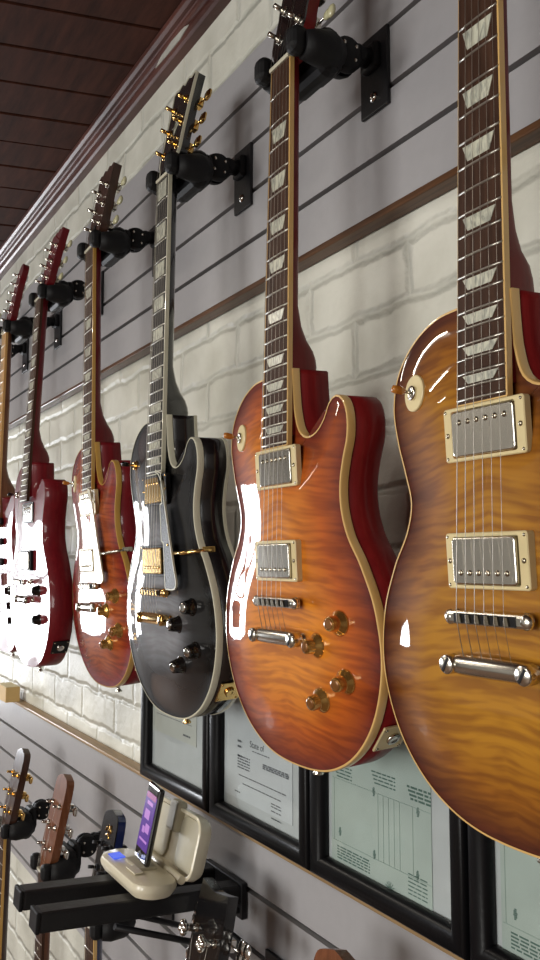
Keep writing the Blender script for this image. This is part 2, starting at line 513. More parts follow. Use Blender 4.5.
wall_with_holes('wall_end', 'x', x0, y0, y1, WIN_END, DARKPANEL)
wall_with_holes('wall_left', 'y', y0, x0, x1, WIN_FILL, PLASTER)
struct(MB().box((x1 + 0.06, (y0 + y1) / 2, z1 / 2), (0.12, y1 - y0, z1)).build('wall_back', DARKPANEL))
WINFRAME = simple('window_frame_paint', (0.05, 0.03, 0.03), 0.5)
wi = 0
for cy, w, sill, h in WIN_END:
    wi += 1
    mb = MB()
    for s in (-1, 1):
        mb.box((x0 - 0.0, cy + s * (w / 2 - 0.02), sill + h / 2), (0.08, 0.04, h), 0.004)
        mb.box((x0 - 0.0, cy, sill + h / 2 + s * (h / 2 - 0.02)), (0.08, w, 0.04), 0.004)
    mb.box((x0, cy, sill + h * 0.62), (0.05, w, 0.03), 0.004)
    struct(mb.build('window_%d' % wi, WINFRAME))
for cx, w, sill, h in WIN_FILL:  # frames of the added fill windows, out of view
    wi += 1
    mb = MB()
    for s in (-1, 1):
        mb.box((cx + s * (w / 2 - 0.02), y0, sill + h / 2), (0.04, 0.08, h), 0.004)
        mb.box((cx, y0, sill + h / 2 + s * (h / 2 - 0.02)), (w, 0.08, 0.04), 0.004)
    mb.box((cx, y0, sill + h / 2), (0.03, 0.05, h), 0.004)
    struct(mb.build('window_%d' % wi, WINFRAME))

# ceiling: dark stained boards with open joints, running 16 degrees off square to the wall
CEIL = wood('ceiling_boards', (0.030, 0.010, 0.006), (0.085, 0.028, 0.016), 3.2, (2, 14, 14), 0.7, 0.0, 0.3)
CEIL.node_tree.nodes['Principled BSDF'].inputs['Specular IOR Level'].default_value = 0.12
cm = bmesh.new()
ang = R(13.5)
pd = Vector((math.sin(ang), math.cos(ang), 0)); pn = Vector((math.cos(ang), -math.sin(ang), 0))
w = 0.138
for k in range(-75, 40):
    c = pn * (k * w + 0.03)
    g = bmesh.ops.create_cube(cm, size=1.0)['verts']
    dz = random.uniform(-0.0015, 0.0015)
    for v in g:
        l = v.co.copy()
        v.co = c + pn * (l.x * (w - 0.010)) + pd * (l.y * 16) + Vector((0, 0, z1 + 0.01 + l.z * 0.02 + dz))
for co, no in (((x0, 0, 0), (-1, 0, 0)), ((x1, 0, 0), (1, 0, 0)), ((0, y0, 0), (0, -1, 0)), ((0, y1, 0), (0, 1, 0))):
    bmesh.ops.bisect_plane(cm, geom=list(cm.verts) + list(cm.edges) + list(cm.faces), plane_co=co, plane_no=no, clear_outer=True)
    bmesh.ops.holes_fill(cm, edges=[e for e in cm.edges if e.is_boundary], sides=8)
g = bmesh.ops.create_cube(cm, size=1.0)['verts']
for v in g:
    v.co = Vector(((x0 + x1) / 2 + v.co.x * (x1 - x0 + 0.3), (y0 + y1) / 2 + v.co.y * (y1 - y0 + 0.3), z1 + 0.05 + v.co.z * 0.05))
me = bpy.data.meshes.new('ceiling'); cm.to_mesh(me); cm.free(); me.materials.append(CEIL)
ceil = bpy.data.objects.new('ceiling', me); scene.collection.objects.link(ceil); struct(ceil)

# crown moulding: two beads in glossy brown-red, scuffed with white paint
def moulding_mat():
    m, nt, b = nmat('crown_moulding_gloss')
    N = nt.nodes; L = nt.links
    setc(b, (0.16, 0.05, 0.035), 0.42, 0, 0.12, 0.35, 0.2)
    tc = N.new('ShaderNodeTexCoord'); nz = N.new('ShaderNodeTexNoise'); nz.inputs['Scale'].default_value = 5; nz.inputs['Detail'].default_value = 5
    L.new(tc.outputs['Object'], nz.inputs['Vector'])
    cr = N.new('ShaderNodeValToRGB'); e = cr.color_ramp.elements
    e[0].position = 0.35; e[0].color = (0.05, 0.014, 0.010, 1); e[1].position = 0.7; e[1].color = (0.13, 0.045, 0.033, 1)
    L.new(nz.outputs['Fac'], cr.inputs[0]); L.new(cr.outputs[0], b.inputs['Base Color'])
    return m
prof = [(0.018, -0.052), (0.0, -0.052), (-0.005, -0.049), (-0.008, -0.043), (-0.008, -0.037), (-0.005, -0.031), (-0.004, -0.029), (-0.008, -0.027),
        (-0.011, -0.022), (-0.011, -0.018), (-0.013, -0.016), (-0.020, -0.015), (-0.026, -0.011), (-0.028, -0.006), (-0.026, -0.001), (-0.026, 0.0), (0.018, 0.0)]
vs = []; n = len(prof)
for x in (x0, x1):
    for (py, pz) in prof: vs.append((x, py, z1 + pz))
fs = [(i, (i + 1) % n, n + (i + 1) % n, n + i) for i in range(n)] + [tuple(range(n)), tuple(range(n, 2 * n))]
MOULD = moulding_mat()
struct(MB().add(vs, fs).build('trim_1', MOULD))
# chipped white paint patch on the moulding
WHITEP = simple('white_paint_smear', (0.45, 0.44, 0.40), 0.6, var=0.2, scale=40)
MB().prism([(-0.08, 0), (-0.05, 0.010), (0.0, 0.013), (0.06, 0.009), (0.08, 0.002), (0.04, -0.004), (-0.03, -0.003)], 0, 0.002).build('paint_smear', WHITEP, scene.objects['trim_1'], (-1.45, -0.0095, z1 - 0.040))

# ------------------------------------------------------------------ slatwall panels
SLAT = simple('grey_melamine', (0.37, 0.365, 0.38), 0.36, var=0.03, scale=60, bump=0.05, bscale=400)
GROOVE_SHADE = simple('slat_groove_shade', (0.006, 0.005, 0.004), 0.9, spec=0.0)  # near-black colour puts the shade of the grooves into the backing
EDGELIGHT = wood('pale_edge_strip', (0.25, 0.16, 0.08), (0.40, 0.27, 0.14), 6, (1, 20, 20), 0.5, 0.2)
EDGEWOOD = wood('edge_strip_wood', (0.06, 0.026, 0.012), (0.15, 0.07, 0.032), 6, (1, 20, 20), 0.45, 0.3)


def slatwall(name, zb, zt, first, pitch_, label, xa=-6.0, xb=2.0, mat=SLAT):
    root = empty(name, (0, 0.018, zb), label, 'wall panel', 'slatwall panels')
    root.location = (0, 0, 0)
    # grooves at first + k*pitch
    gs = []
    z = first
    while z < zt - 0.02:
        gs.append(z); z += pitch_
    mb = MB(); lo = zb
    for g_ in gs + [None]:
        hi = zt if g_ is None else g_ - 0.004
        mb.box(((xa + xb) / 2, 0.005, (lo + hi) / 2), (xb - xa, 0.010, hi - lo))
        lo = None if g_ is None else g_ + 0.004
    mb.build('slat_board', mat, root)
    MB().box(((xa + xb) / 2, 0.0139, (zb + zt) / 2), (xb - xa, 0.0078, zt - zb)).build('groove_backing', GROOVE_SHADE, root)
    return root


UZ0, UZ1 = CAMZ + 0.433, CAMZ + 0.822
LZ0, LZ1 = CAMZ - 0.826, CAMZ - 0.408
slatwall('slatwall_panel', UZ0, UZ1, CAMZ + 0.507, 0.0805, 'pale grey grooved wall panel behind the necks of the upper guitar row, under the ceiling')
slatwall('slatwall_panel', LZ0, LZ1, CAMZ - 0.8075, 0.0805, 'grey grooved wall panel low on the wall, below the framed documents')
struct(MB().box((-2.0, 0.004, UZ0 - 0.006), (8.0, 0.024, 0.009), 0.002).build('trim_2', EDGEWOOD))
struct(MB().box((-2.0, 0.004, LZ1 + 0.004), (8.0, 0.026, 0.008), 0.002).build('trim_3', EDGELIGHT))

# ------------------------------------------------------------------ guitars (local frame: x across, z up, -y is the front; origin under the strap button)
SC = 0.628
ZN = 0.810           # nut
ZB = ZN - SC         # saddles


def fret_z(k): return ZN - SC * (1 - 2 ** (-k / 12.0))


LP = [(0, 0), (0.060, 0.0065), (0.108, 0.030), (0.143, 0.070), (0.1605, 0.124), (0.1555, 0.178), (0.136, 0.222), (0.1165, 0.252),
      (0.108, 0.280), (0.1085, 0.305), (0.116, 0.330), (0.125, 0.352), (0.1265, 0.375), (0.120, 0.391), (0.108, 0.397), (0.095, 0.391), (0.084, 0.376), (0.068, 0.364),
      (0.050, 0.361), (0.036, 0.370), (0.0295, 0.392), (0.028, 0.415), (0.028, 0.440, 1), (-0.028, 0.440, 1),
      (-0.060, 0.437), (-0.092, 0.422), (-0.116, 0.396), (-0.1245, 0.366), (-0.121, 0.335), (-0.113, 0.305), (-0.1075, 0.278),
      (-0.116, 0.252), (-0.136, 0.222), (-0.1555, 0.178), (-0.1605, 0.124), (-0.143, 0.070), (-0.108, 0.030), (-0.060, 0.0065)]
STRAT = [(0, 0), (0.065, 0.006), (0.115, 0.032), (0.148, 0.078), (0.158, 0.13), (0.150, 0.175), (0.128, 0.215), (0.112, 0.25),
         (0.110, 0.285), (0.122, 0.32), (0.142, 0.352), (0.146, 0.378), (0.128, 0.385), (0.10, 0.365), (0.065, 0.338), (0.040, 0.340), (0.030, 0.365), (0.028, 0.385, 1), (-0.028, 0.385, 1),
         (-0.036, 0.368), (-0.055, 0.362), (-0.085, 0.392), (-0.115, 0.435), (-0.135, 0.45), (-0.152, 0.435), (-0.153, 0.395), (-0.138, 0.345), (-0.122, 0.305), (-0.114, 0.27),
         (-0.124, 0.23), (-0.146, 0.19), (-0.158, 0.14), (-0.152, 0.085), (-0.115, 0.034), (-0.065, 0.006)]


def spine_z(p):
    return 0.125 + max(0, min(1, (p[1] - 0.02) / 0.38)) * 0.205


def dist_outline(p, poly):
    best = 9
    n = len(poly)
    px, pz = p
    for i in range(n):
        ax, az = poly[i]; bx, bz = poly[(i + 1) % n]
        dx = bx - ax; dz = bz - az
        L2 = dx * dx + dz * dz
        if L2 < 1e-12: continue
        t = ((px - ax) * dx + (pz - az) * dz) / L2
        t = 0 if t < 0 else (1 if t > 1 else t)
        d = (px - ax - t * dx) ** 2 + (pz - az - t * dz) ** 2
        if d < best: best = d
    return math.sqrt(best)


def arch(d, H):
    t = max(0, min(1, (d - 0.002) / 0.078))
    return H * t * t * (3 - 2 * t)


TOPCACHE = {}


def carved_top(kind, outline, H):
    key = (kind, H)
    if key in TOPCACHE: return TOPCACHE[key]
    n = len(outline)
    ins = offset(outline, -0.0006)
    vs = []; ed = []
    S = [0, 0.02, 0.045, 0.075, 0.11, 0.155, 0.21, 0.27, 0.34, 0.42, 0.51, 0.61, 0.72, 0.84, 1.0]
    for s in S:
        for i in range(n):
            q = ins[i]
            sx, sz = q[0] * 0.02, spine_z(q)
            p = (q[0] + (sx - q[0]) * s, q[1] + (sz - q[1]) * s)
            d = 0 if s == 0 else dist_outline(p, outline)
            vs.append((p[0], -arch(d, H), p[1])); ed.append(d)
    fs = []
    for k in range(len(S) - 1):
        for i in range(n):
            j = (i + 1) % n
            fs.append((k * n + i, k * n + j, (k + 1) * n + j, (k + 1) * n + i))
    m = (len(S) - 1) * n
    fs.append(tuple(range(m, m + n)))
    me = bpy.data.meshes.new('carved_top')
    me.from_pydata(vs, [], fs)
    a = me.attributes.new('edge_dist', 'FLOAT', 'POINT')
    a.data.foreach_set('value', ed)
    me.polygons.foreach_set('use_smooth', [True] * (len(fs) - 1) + [False])
    me.update()
    bm = bmesh.new(); bm.from_mesh(me)
    bmesh.ops.recalc_face_normals(bm, faces=bm.faces)
    # open shell: make sure it faces the front
    if sum(f.normal.y * f.calc_area() for f in bm.faces) > 0:
        bmesh.ops.reverse_faces(bm, faces=bm.faces)
    bm.to_mesh(me); bm.free()
    TOPCACHE[key] = me
    return me


def ring_surface(rings, closed_start=False, closed_end=True, smooth=True):
    n = len(rings[0]); vs = [p for r_ in rings for p in r_]; fs = []
    for k in range(len(rings) - 1):
        for i in range(n):
            j = (i + 1) % n
            fs.append((k * n + i, k * n + j, (k + 1) * n + j, (k + 1) * n + i))
    if closed_end:
        m = (len(rings) - 1) * n
        fs.append(tuple(range(m, m + n)))
    if closed_start: fs.append(tuple(reversed(range(n))))
    return vs, fs


NA = 0.075           # slope of the neck against the body


def board_y(z): return -0.0125 + (z - 0.355) * NA     # top surface of the fretboard


def half_w(z): return 0.0280 + (0.0215 - 0.0280) * (z - 0.355) / (ZN - 0.355)


def string_pt(k, z):
    """k 0..5 from bass to treble"""
    t = (z - ZB) / SC
    x = (-1 + 2 * k / 5.0) * (0.0255 * (1 - t) + 0.0178 * t)
    return (x, board_y(z) - 0.0035 + 0.0018 * t, z)


OUT = {'lp': spline(LP), 'strat': spline(STRAT)}


def make_tuner(root, hm, sx, z, btn, metal, style, hw):
    """tuner on the headstock; hm = headstock matrix"""
    mb = MB()
    px = sx * (hw - 0.013)
    mb.tube((px, 0.0135, z), (px, 0.022, z), 0.007, n=10, mat=hm)                       # gear housing
    mb.box((px + sx * 0.004, 0.020, z), (0.014, 0.010, 0.016), 0.002, mat=hm)
    mb.tube((px, -0.002, z), (px, -0.016, z), 0.003, n=10, mat=hm)
    mb.tube((px, 0.0, z), (px, -0.003, z), 0.0058, n=12, mat=hm)
    ex = sx * (hw + 0.012)
    mb.tube((px, 0.020, z), (ex, 0.020, z), 0.0018, n=8, mat=hm)
    if style == 'bass':
        mb.tube((px, -0.002, z), (px, -0.024, z), 0.005, n=12, mat=hm)
        for q in range(4):
            mb.ball((px + 0.0055 * math.cos(q * math.pi / 2 + 0.4), -0.022, z + 0.0055 * math.sin(q * math.pi / 2 + 0.4)), 0.0052, mat=hm)
    t = mb.build('tuner', metal, root)
    b = MB()
    if style == 'tulip':
        b.ball((ex + sx * 0.006, 0.020, z), 0.0085, (1.0, 0.45, 0.8), hm)
        b.ball((ex + sx * 0.013, 0.020, z), 0.0085, (0.7, 0.5, 1.05), hm)
    elif style == 'bass':
        for q in range(4):
            a_ = math.pi / 2 * q + 0.78
            b.ball((ex + sx * 0.014 + math.cos(a_) * 0.009, 0.020, z + math.sin(a_) * 0.010), 0.010, (1.0, 0.28, 1.0), hm)
    else:
        b.ball((ex + sx * 0.007, 0.020, z), 0.0090, (1.0, 0.45, 1.0), hm)
        b.box((ex + sx * 0.012, 0.020, z), (0.010, 0.006, 0.015), 0.0028, hm)
    b.build('tuner_button', btn, t)
    return t


def guitar(spec, name='electric_guitar'):
    s = dict(shape='lp', H=0.0115, thick=0.050, back=CHERRY, bind=CREAM_BIND, board=ROSEWOOD, board_bind=CREAM_BIND,
             neck=CHERRY, inlay='trap', ring=CREAM, cover=NICKEL, metal=NICKEL, knobs=GOLD_KNOB, cap=KNOB_CAP, face=BLACK_LACQUER,
             guard=None, btn=PEARL_BTN, tstyle='tulip', head='lp', head_bind=None, jack=CREAM, hw=True, nfret=22, nstr=6, tuner_metal=NICKEL, chip=True,
             back_bind=None, pole=DARK_NICKEL, head_back=None)
    s.update(spec)
    root = empty(name, (0, 0, 0), s['label'], s['cat'] if 'cat' in s else 'guitar', s.get('group'))
    out = OUT[s['shape']]
    nb = 0.440 if s['shape'] == 'lp' else 0.385
    top = s['top']; H = s['H']; T = s['thick']
    # ---- body
    bi = 0.0085 if s['bind'] else 0.0
    rings = []
    start = bi
    inn = offset(out, -0.0003)
    rings.append([(p[0], start, p[1]) for p in inn])
    rings.append([(p[0], T - 0.004, p[1]) for p in inn])
    for dd, yy in ((0.0012, T - 0.0015), (0.004, T)):
        q = offset(out, -dd)
        rings.append([(p[0], yy, p[1]) for p in q])
    v_, f_ = ring_surface(rings, True, True)
    mb = MB(); mb.add(v_, f_, True)
    mb.smooth[-1] = False; mb.smooth[-2] = False
    mb.build('body', s['back'], root)
    # ---- carved top
    me = carved_top(s['shape'] + s.get('tkey', ''), out, H)
    if me.materials: me = me.copy(); me.materials.clear()
    me.materials.append(top)
    to = bpy.data.objects.new('body_top', me); scene.collection.objects.link(to); to.parent = root
    # ---- binding round the top edge
    if s['bind']:
        o1 = offset(out, 0.0004); i1 = offset(out, -0.0020)
        vs, fs = ring_surface([[(p[0], bi + 0.0003, p[1]) for p in i1], [(p[0], bi + 0.0003, p[1]) for p in o1], [(p[0], 0.0006, p[1]) for p in o1],
                               [(p[0], -0.0004, p[1]) for p in offset(out, -0.0002)], [(p[0], -0.0006, p[1]) for p in i1]], False, False)
        MB().add(vs, fs, False).build('binding', s['bind'], root, auto=True)
    if s['back_bind']:
        o1 = offset(out, 0.0005)
        vs, fs = ring_surface([[(p[0], T - 0.006, p[1]) for p in offset(out, -0.001)], [(p[0], T - 0.006, p[1]) for p in o1], [(p[0], T - 0.001, p[1]) for p in o1],
                               [(p[0], T + 0.0003, p[1]) for p in offset(out, -0.004)]], False, False)
        MB().add(vs, fs, False).build('back_binding', s['back_bind'], root, auto=True)
    # ---- neck: D section lofted, flaring into the heel
    secs = []
    zs = [nb - 0.075, nb - 0.03, nb, nb + 0.006, nb + 0.014, nb + 0.024, nb + 0.036, nb + 0.052, nb + 0.075, nb + 0.11, nb + 0.17, nb + 0.25, ZN - 0.03, ZN - 0.008, ZN + 0.004]
    for z in zs:
        yb = board_y(z) + 0.0055
        e = max(0, 1 - (z - nb) / 0.075)
        dep = 0.0155 + 0.002 * (ZN - z) / 0.37
        if z > nb: dep += 0.028 * e * e * (3 - 2 * e)
        else: dep = 0.0435
        dep = min(dep, T - 0.006 - yb)
        hw = half_w(z) - 0.0003
        ring = []
        for i in range(13):
            t = math.pi * i / 12
            pw = 1.0 if z > nb + 0.03 else 0.75
            cx_ = math.copysign(abs(math.cos(t)) ** pw, math.cos(t)); sy_ = math.sin(t) ** pw if math.sin(t) > 0 else 0
            ring.append((hw * cx_, yb + 0.001 + dep * sy_, z))
        secs.append(ring)
    vs, fs = ring_surface(secs, True, True)
    MB().add(vs, fs, True).build('neck', s['neck'], root, auto=True)
    # ---- fretboard, frets, inlays
    zE = 0.355 if s['nfret'] >= 22 else fret_z(s['nfret']) - 0.004
    mb = MB()
    bw = 0.0013 if s['board_bind'] else 0.0
    sec = []
    for z in (zE, (zE + ZN) / 2, ZN - 0.0005):
        hw = half_w(z) - bw; y = board_y(z)
        sec.append([(-hw, y + 0.0065, z), (-hw, y + 0.0008, z), (-hw * 0.5, y + 0.0002, z), (0, y, z), (hw * 0.5, y + 0.0002, z), (hw, y + 0.0008, z), (hw, y + 0.0065, z)])
    vs, fs = ring_surface(sec, True, True)
    fb = MB().add(vs, fs).build('fretboard', s['board'], root)
    if s['board_bind']:
        mb = MB()
        for sx in (-1, 1):
            sec = []
            for z in (zE, ZN):
                hw = half_w(z); y = board_y(z)
                sec.append([(sx * (hw - 0.0013), y + 0.0066, z), (sx * (hw + 0.0002), y + 0.0066, z), (sx * (hw + 0.0002), y + 0.0008, z), (sx * (hw - 0.0013), y + 0.0005, z)])
            vs, fs = ring_surface(sec, True, True)
            mb.add(vs, fs)
        mb.box((0, board_y(zE) + 0.0035, zE - 0.0006), (half_w(zE) * 2, 0.006, 0.0013))
        mb.build('fretboard_binding', s['board_bind'], fb)
    for k in range(1, s['nfret'] + 1):
        z = fret_z(k); hw = half_w(z) - 0.0009; y = board_y(z)
        MB().path([(-hw, y + 0.0007, z), (-hw * 0.5, y, z), (0, y - 0.0002, z), (hw * 0.5, y, z), (hw, y + 0.0007, z)], 0.0011, n=6).build('fret', STEEL, fb)
    inl = [3, 5, 7, 9, 12, 15, 17, 19, 21]
    if s['inlay'] == 'block': inl = [1] + inl
    for k in inl:
        if k > s['nfret'] or s['inlay'] is None: break
        za = fret_z(k - 1); zb = fret_z(k); zc = (za + zb) / 2; L = (za - zb)
        y = board_y(zc) - 0.00025
        if s['inlay'] == 'dot':
            MB().lathe((0, y, zc), (0, -1, 0), [(0.0033, -0.0004), (0.0033, 0.0002)], 12).build('inlay', PEARL, fb)
            continue
        hw = half_w(zc)
        if s['inlay'] == 'trap':
            h = min(L * 0.62, 0.018) / 2; a_, b_ = hw * 0.72, hw * 0.5
            pts = [(-a_ * 0.78, zc + h), (a_, zc + h), (b_ + 0.001, zc - h), (-b_, zc - h)]
            pts = [(-a_, zc + h), (a_, zc + h), (b_, zc - h), (-b_, zc - h)]
        else:
            h = min(L * 0.78, 0.028) / 2; a_ = hw * 0.74
            pts = [(-a_, zc + h), (a_, zc + h), (a_, zc - h), (-a_, zc - h)]
        vv = [(p[0], board_y(p[1]) - 0.0003, p[1]) for p in pts] + [(p[0], board_y(p[1]) + 0.0018, p[1]) for p in pts]
        MB().add(vv, [(0, 1, 2, 3), (7, 6, 5, 4), (0, 4, 5, 1), (1, 5, 6, 2), (2, 6, 7, 3), (3, 7, 4, 0)]).build('inlay', PEARL, fb)
    MB().box((0, board_y(ZN) + 0.0015, ZN + 0.002), (0.0425, 0.0085, 0.005), 0.001).build('nut', WHITE_BIND, root)
    # ---- headstock, tilted back
    hm = Matrix.Translation((0, board_y(ZN) + 0.004, ZN + 0.0035)) @ Matrix.Rotation(R(-15), 4, 'X')
    hs = s['head']
    face_y = 0.0
    tun = []
    if hs in ('lp', 'acoustic'):
        if hs == 'lp':
            ctrl = [(0.0215, -0.002, 1), (0.0225, 0.008), (0.030, 0.024), (0.0362, 0.036), (0.0355, 0.060), (0.0362, 0.100), (0.0385, 0.140), (0.0412, 0.163, 1), (0.034, 0.168), (0.024, 0.1645),
                    (0.012, 0.170), (0.0, 0.163, 1)]
        else:
            ctrl = [(0.0215, -0.002, 1), (0.024, 0.010), (0.034, 0.022), (0.0365, 0.034), (0.036, 0.10), (0.035, 0.160), (0.030, 0.174), (0.016, 0.180), (0.0, 0.184, 1)]
        ctrl = ctrl + [(-c[0],) + tuple(c[1:]) for c in reversed(ctrl[:-1])]
        pts = spline(ctrl, 0.005)
        zs_ = (0.045, 0.085, 0.125) if s['nstr'] == 6 else (0.055, 0.115)
        for z in zs_:
            for sx in (-1, 1): tun.append((sx, z, 0.0355))
    elif hs == 'bass':
        ctrl = [(0.021, -0.002, 1), (0.024, 0.014), (0.036, 0.03), (0.040, 0.06), (0.040, 0.15), (0.037, 0.196, 1), (0.0, 0.190), (-0.037, 0.196, 1), (-0.040, 0.15), (-0.040, 0.06), (-0.036, 0.03), (-0.024, 0.014), (-0.021, -0.002, 1)]
        pts = spline(ctrl, 0.006)
        for z in (0.075, 0.135):
            for sx in (-1, 1): tun.append((sx, z, 0.040))
    else:   # six in line, tuners on the bass side
        ctrl = [(0.0215, -0.002, 1), (0.022, 0.018), (0.031, 0.034), (0.028, 0.055), (0.023, 0.090), (0.021, 0.13), (0.026, 0.150), (0.026, 0.172), (0.012, 0.188), (-0.008, 0.186), (-0.020, 0.170), (-0.024, 0.150),
                (-0.029, 0.035), (-0.023, 0.014), (-0.0215, -0.002, 1)]
        pts = spline(ctrl, 0.006)
        for k in range(6): tun.append((-1, 0.034 + k * 0.0255, 0.027))
    he = MB().prism(pts, 0.0015, 0.0150, hm).build('headstock', s['head_back'] or s['neck'], root)
    MB().prism(offset(pts, -0.0002), -0.0006, 0.0016, hm).build('headstock_face', s['face'], he)
    if s['head_bind']:
        o1 = offset(pts, 0.0006); i1 = offset(pts, -0.0022); n_ = len(pts)
        vs = [hm @ Vector((p[0], y_, p[1])) for ring, y_ in ((i1, -0.0012), (o1, -0.0012), (o1, 0.0030), (i1, 0.0030)) for p in ring]
        fs = []
        for k in range(4):
            for i in range(n_):
                j = (i + 1) % n_; kk = (k + 1) % 4
                fs.append((k * n_ + i, k * n_ + j, kk * n_ + j, kk * n_ + i))
        MB().add(vs, fs).build('headstock_binding', s['head_bind'], he)
        dm = MB()
        for zz, hh, ww in ((0.088, 0.034, 0.006), (0.088, 0.010, 0.014)):
            dm.prism([(0, zz + hh / 2), (ww, zz), (0, zz - hh / 2), (-ww, zz)], -0.0012, 0.0, hm)
        dm.build('headstock_inlay', PEARL, he)
    if hs == 'lp':
        MB().prism([(-0.006, 0.046), (0.006, 0.046), (0.008, 0.026), (0.013, 0.012), (-0.013, 0.012), (-0.008, 0.026)], -0.0022, -0.0005, hm).build('truss_rod_cover', BLACK_PLASTIC, he)
    for sx, z, hw in tun:
        make_tuner(root, hm, sx, z, s['btn'], s['tuner_metal'], s['tstyle'], hw)
    # ---- strings
    nS = s['nstr']
    gauge = [0.00062, 0.00055, 0.00048, 0.0004, 0.00034, 0.0003] if nS == 6 else [0.0011, 0.001, 0.0009, 0.0008]
    for k in range(nS):
        kk = k * 5.0 / (nS - 1)
        a_ = Vector(string_pt(kk, ZN + 0.001)); b_ = Vector(string_pt(kk, ZB))
        if hs in ('lp', 'acoustic', 'bass'):
            side = -1 if k < nS / 2 else 1
            zlist = sorted(set(z for _, z, _ in tun))
            idx = k if side < 0 else nS - 1 - k
            tz = zlist[idx]; hw_ = tun[0][2]
            tp = hm @ Vector((side * (hw_ - 0.0135) - side * 0.003, -0.009, tz))
        else:
            t_ = tun[k]; tp = hm @ Vector((-(0.027 - 0.013) + 0.003, -0.009, t_[1]))
        tail = Vector((b_.x * (1.0 + 0.0), -H - 0.011, ZB - 0.040)) if s['shape'] == 'lp' else Vector((b_.x, -H - 0.004, ZB - 0.02))
        MB().path([tp, a_ + Vector((0, -0.0003, 0.003)), a_, b_, tail], gauge[k] * 0.62, n=5).build('string', STRING, root)
    hwlist = s['hw']
    if hwlist:
        if s['shape'] == 'lp':
            pz = ((0.331, -H - 0.0010, 0.0012), (0.2275, -H - 0.0070, 0.0030))
            for zc, ytop, pr in pz:
                ypole = board_y(zc) - 0.0
                ycov = ytop - pr
                base_y = -H + 0.006
                ring = MB()
                o_ = [(-0.0445, -0.0225), (0.0445, -0.0225), (0.0445, 0.0225), (-0.0445, 0.0225)]
                def rr(hx, hz, r_):
                    pts = []
                    for cx_, cz_, a0_ in ((hx - r_, hz - r_, 0), (-hx + r_, hz - r_, 90), (-hx + r_, -hz + r_, 180), (hx - r_, -hz + r_, 270)):
                        for q in range(5):
                            a_ = R(a0_ + q * 22.5)
                            pts.append((cx_ + r_ * math.cos(a_), zc + cz_ + r_ * math.sin(a_)))
                    return pts
                O = rr(0.0445, 0.0225, 0.003); O2 = rr(0.0437, 0.0217, 0.003); I = rr(0.0355, 0.0195, 0.002)
                vs, fs = ring_surface([[(p[0], base_y, p[1]) for p in O], [(p[0], ytop + 0.0008, p[1]) for p in O], [(p[0], ytop, p[1]) for p in O2],
                                       [(p[0], ytop, p[1]) for p in I], [(p[0], ytop + 0.005, p[1]) for p in I]], False, True)
                pk = MB().add(vs, fs).build('pickup', s['ring'], root)
                cv = MB()
                C1 = rr(0.0345, 0.0188, 0.0035); C2 = rr(0.0333, 0.0176, 0.003)
                vs, fs = ring_surface([[(p[0], ytop + 0.004, p[1]) for p in C1], [(p[0], ycov + 0.001, p[1]) for p in C1], [(p[0], ycov + 0.0003, p[1]) for p in rr(0.0340, 0.0183, 0.0033)], [(p[0], ycov, p[1]) for p in C2]], False, True)
                MB().add(vs, fs).build('pickup_cover', s['cover'], pk)
                zr = zc + (0.0095 if zc > 0.3 else -0.0095)
                for k in range(6):
                    MB().lathe((-0.025 + 0.01 * k, ycov, zr), (0, -1, 0), [(0.0024, -0.001), (0.0024, 0.0004), (0.0016, 0.0011)], 12).build('pole_screw', s['pole'], pk)
                for sx in (-1, 1):
                    MB().lathe((sx * 0.0400, ytop, zc), (0, -1, 0), [(0.0022, -0.001), (0.0022, 0.0005), (0.0012, 0.0012)], 10).build('height_screw', s['pole'], pk)
                    for sz in (-1, 1):
                        MB().lathe((sx * 0.0415, ytop, zc + sz * 0.0195), (0, -1, 0), [(0.0014, -0.001), (0.0014, 0.0003)], 8).build('ring_screw', s['pole'], pk)
            # bridge: body with two thumbwheel posts and six saddles
            yb_ = board_y(ZB) + 0.0005
            br = MB().box((0, yb_ + 0.005, ZB), (0.086, 0.009, 0.0115), 0.003)
            for sx in (-1, 1):
                br.lathe((sx * 0.037, -H + 0.001, ZB), (0, -1, 0), [(0.0035, 0), (0.0035, 0.004), (0.0065, 0.0045), (0.0065, 0.0065), (0.003, 0.007), (0.003, 0.012)], 14)
                br.ball((sx * 0.0405, yb_ + 0.004, ZB), 0.0068, (1, 0.6, 0.95))
            bo = br.build('bridge', s['metal'], root)
            MB().box((0, yb_ + 0.0006, ZB), (0.066, 0.0016, 0.0078)).build('saddle_gap_shade', BLACK_STEEL, bo)  # raised dark strip drawn in place of the shaded gaps between saddles
            for k in range(6):
                p = string_pt(k, ZB)
                MB().prism([(-0.0028, -0.0033), (0.0028, -0.0033), (0.0016, 0.0033), (-0.0016, 0.0033)], 0, 0.003, Matrix.Translation((p[0], yb_ - 0.0024, ZB))).build('saddle', s['pole'], bo)
            # stop tailpiece with slotted studs
            zt = ZB - 0.038; yt = -H - 0.010
            secs = []
            for x, r_ in ((-0.041, 0.0055), (-0.036, 0.0075), (-0.030, 0.0082), (0, 0.0085), (0.030, 0.0082), (0.036, 0.0075), (0.041, 0.0055)):
                secs.append([(x, yt + r_ * 0.85 * math.cos(t * math.pi / 8), zt + r_ * math.sin(t * math.pi / 8)) for t in range(16)])
            vs, fs = ring_surface(secs, True, True)
            tp_ = MB().add(vs, fs, True).build('tailpiece', s['metal'], root)
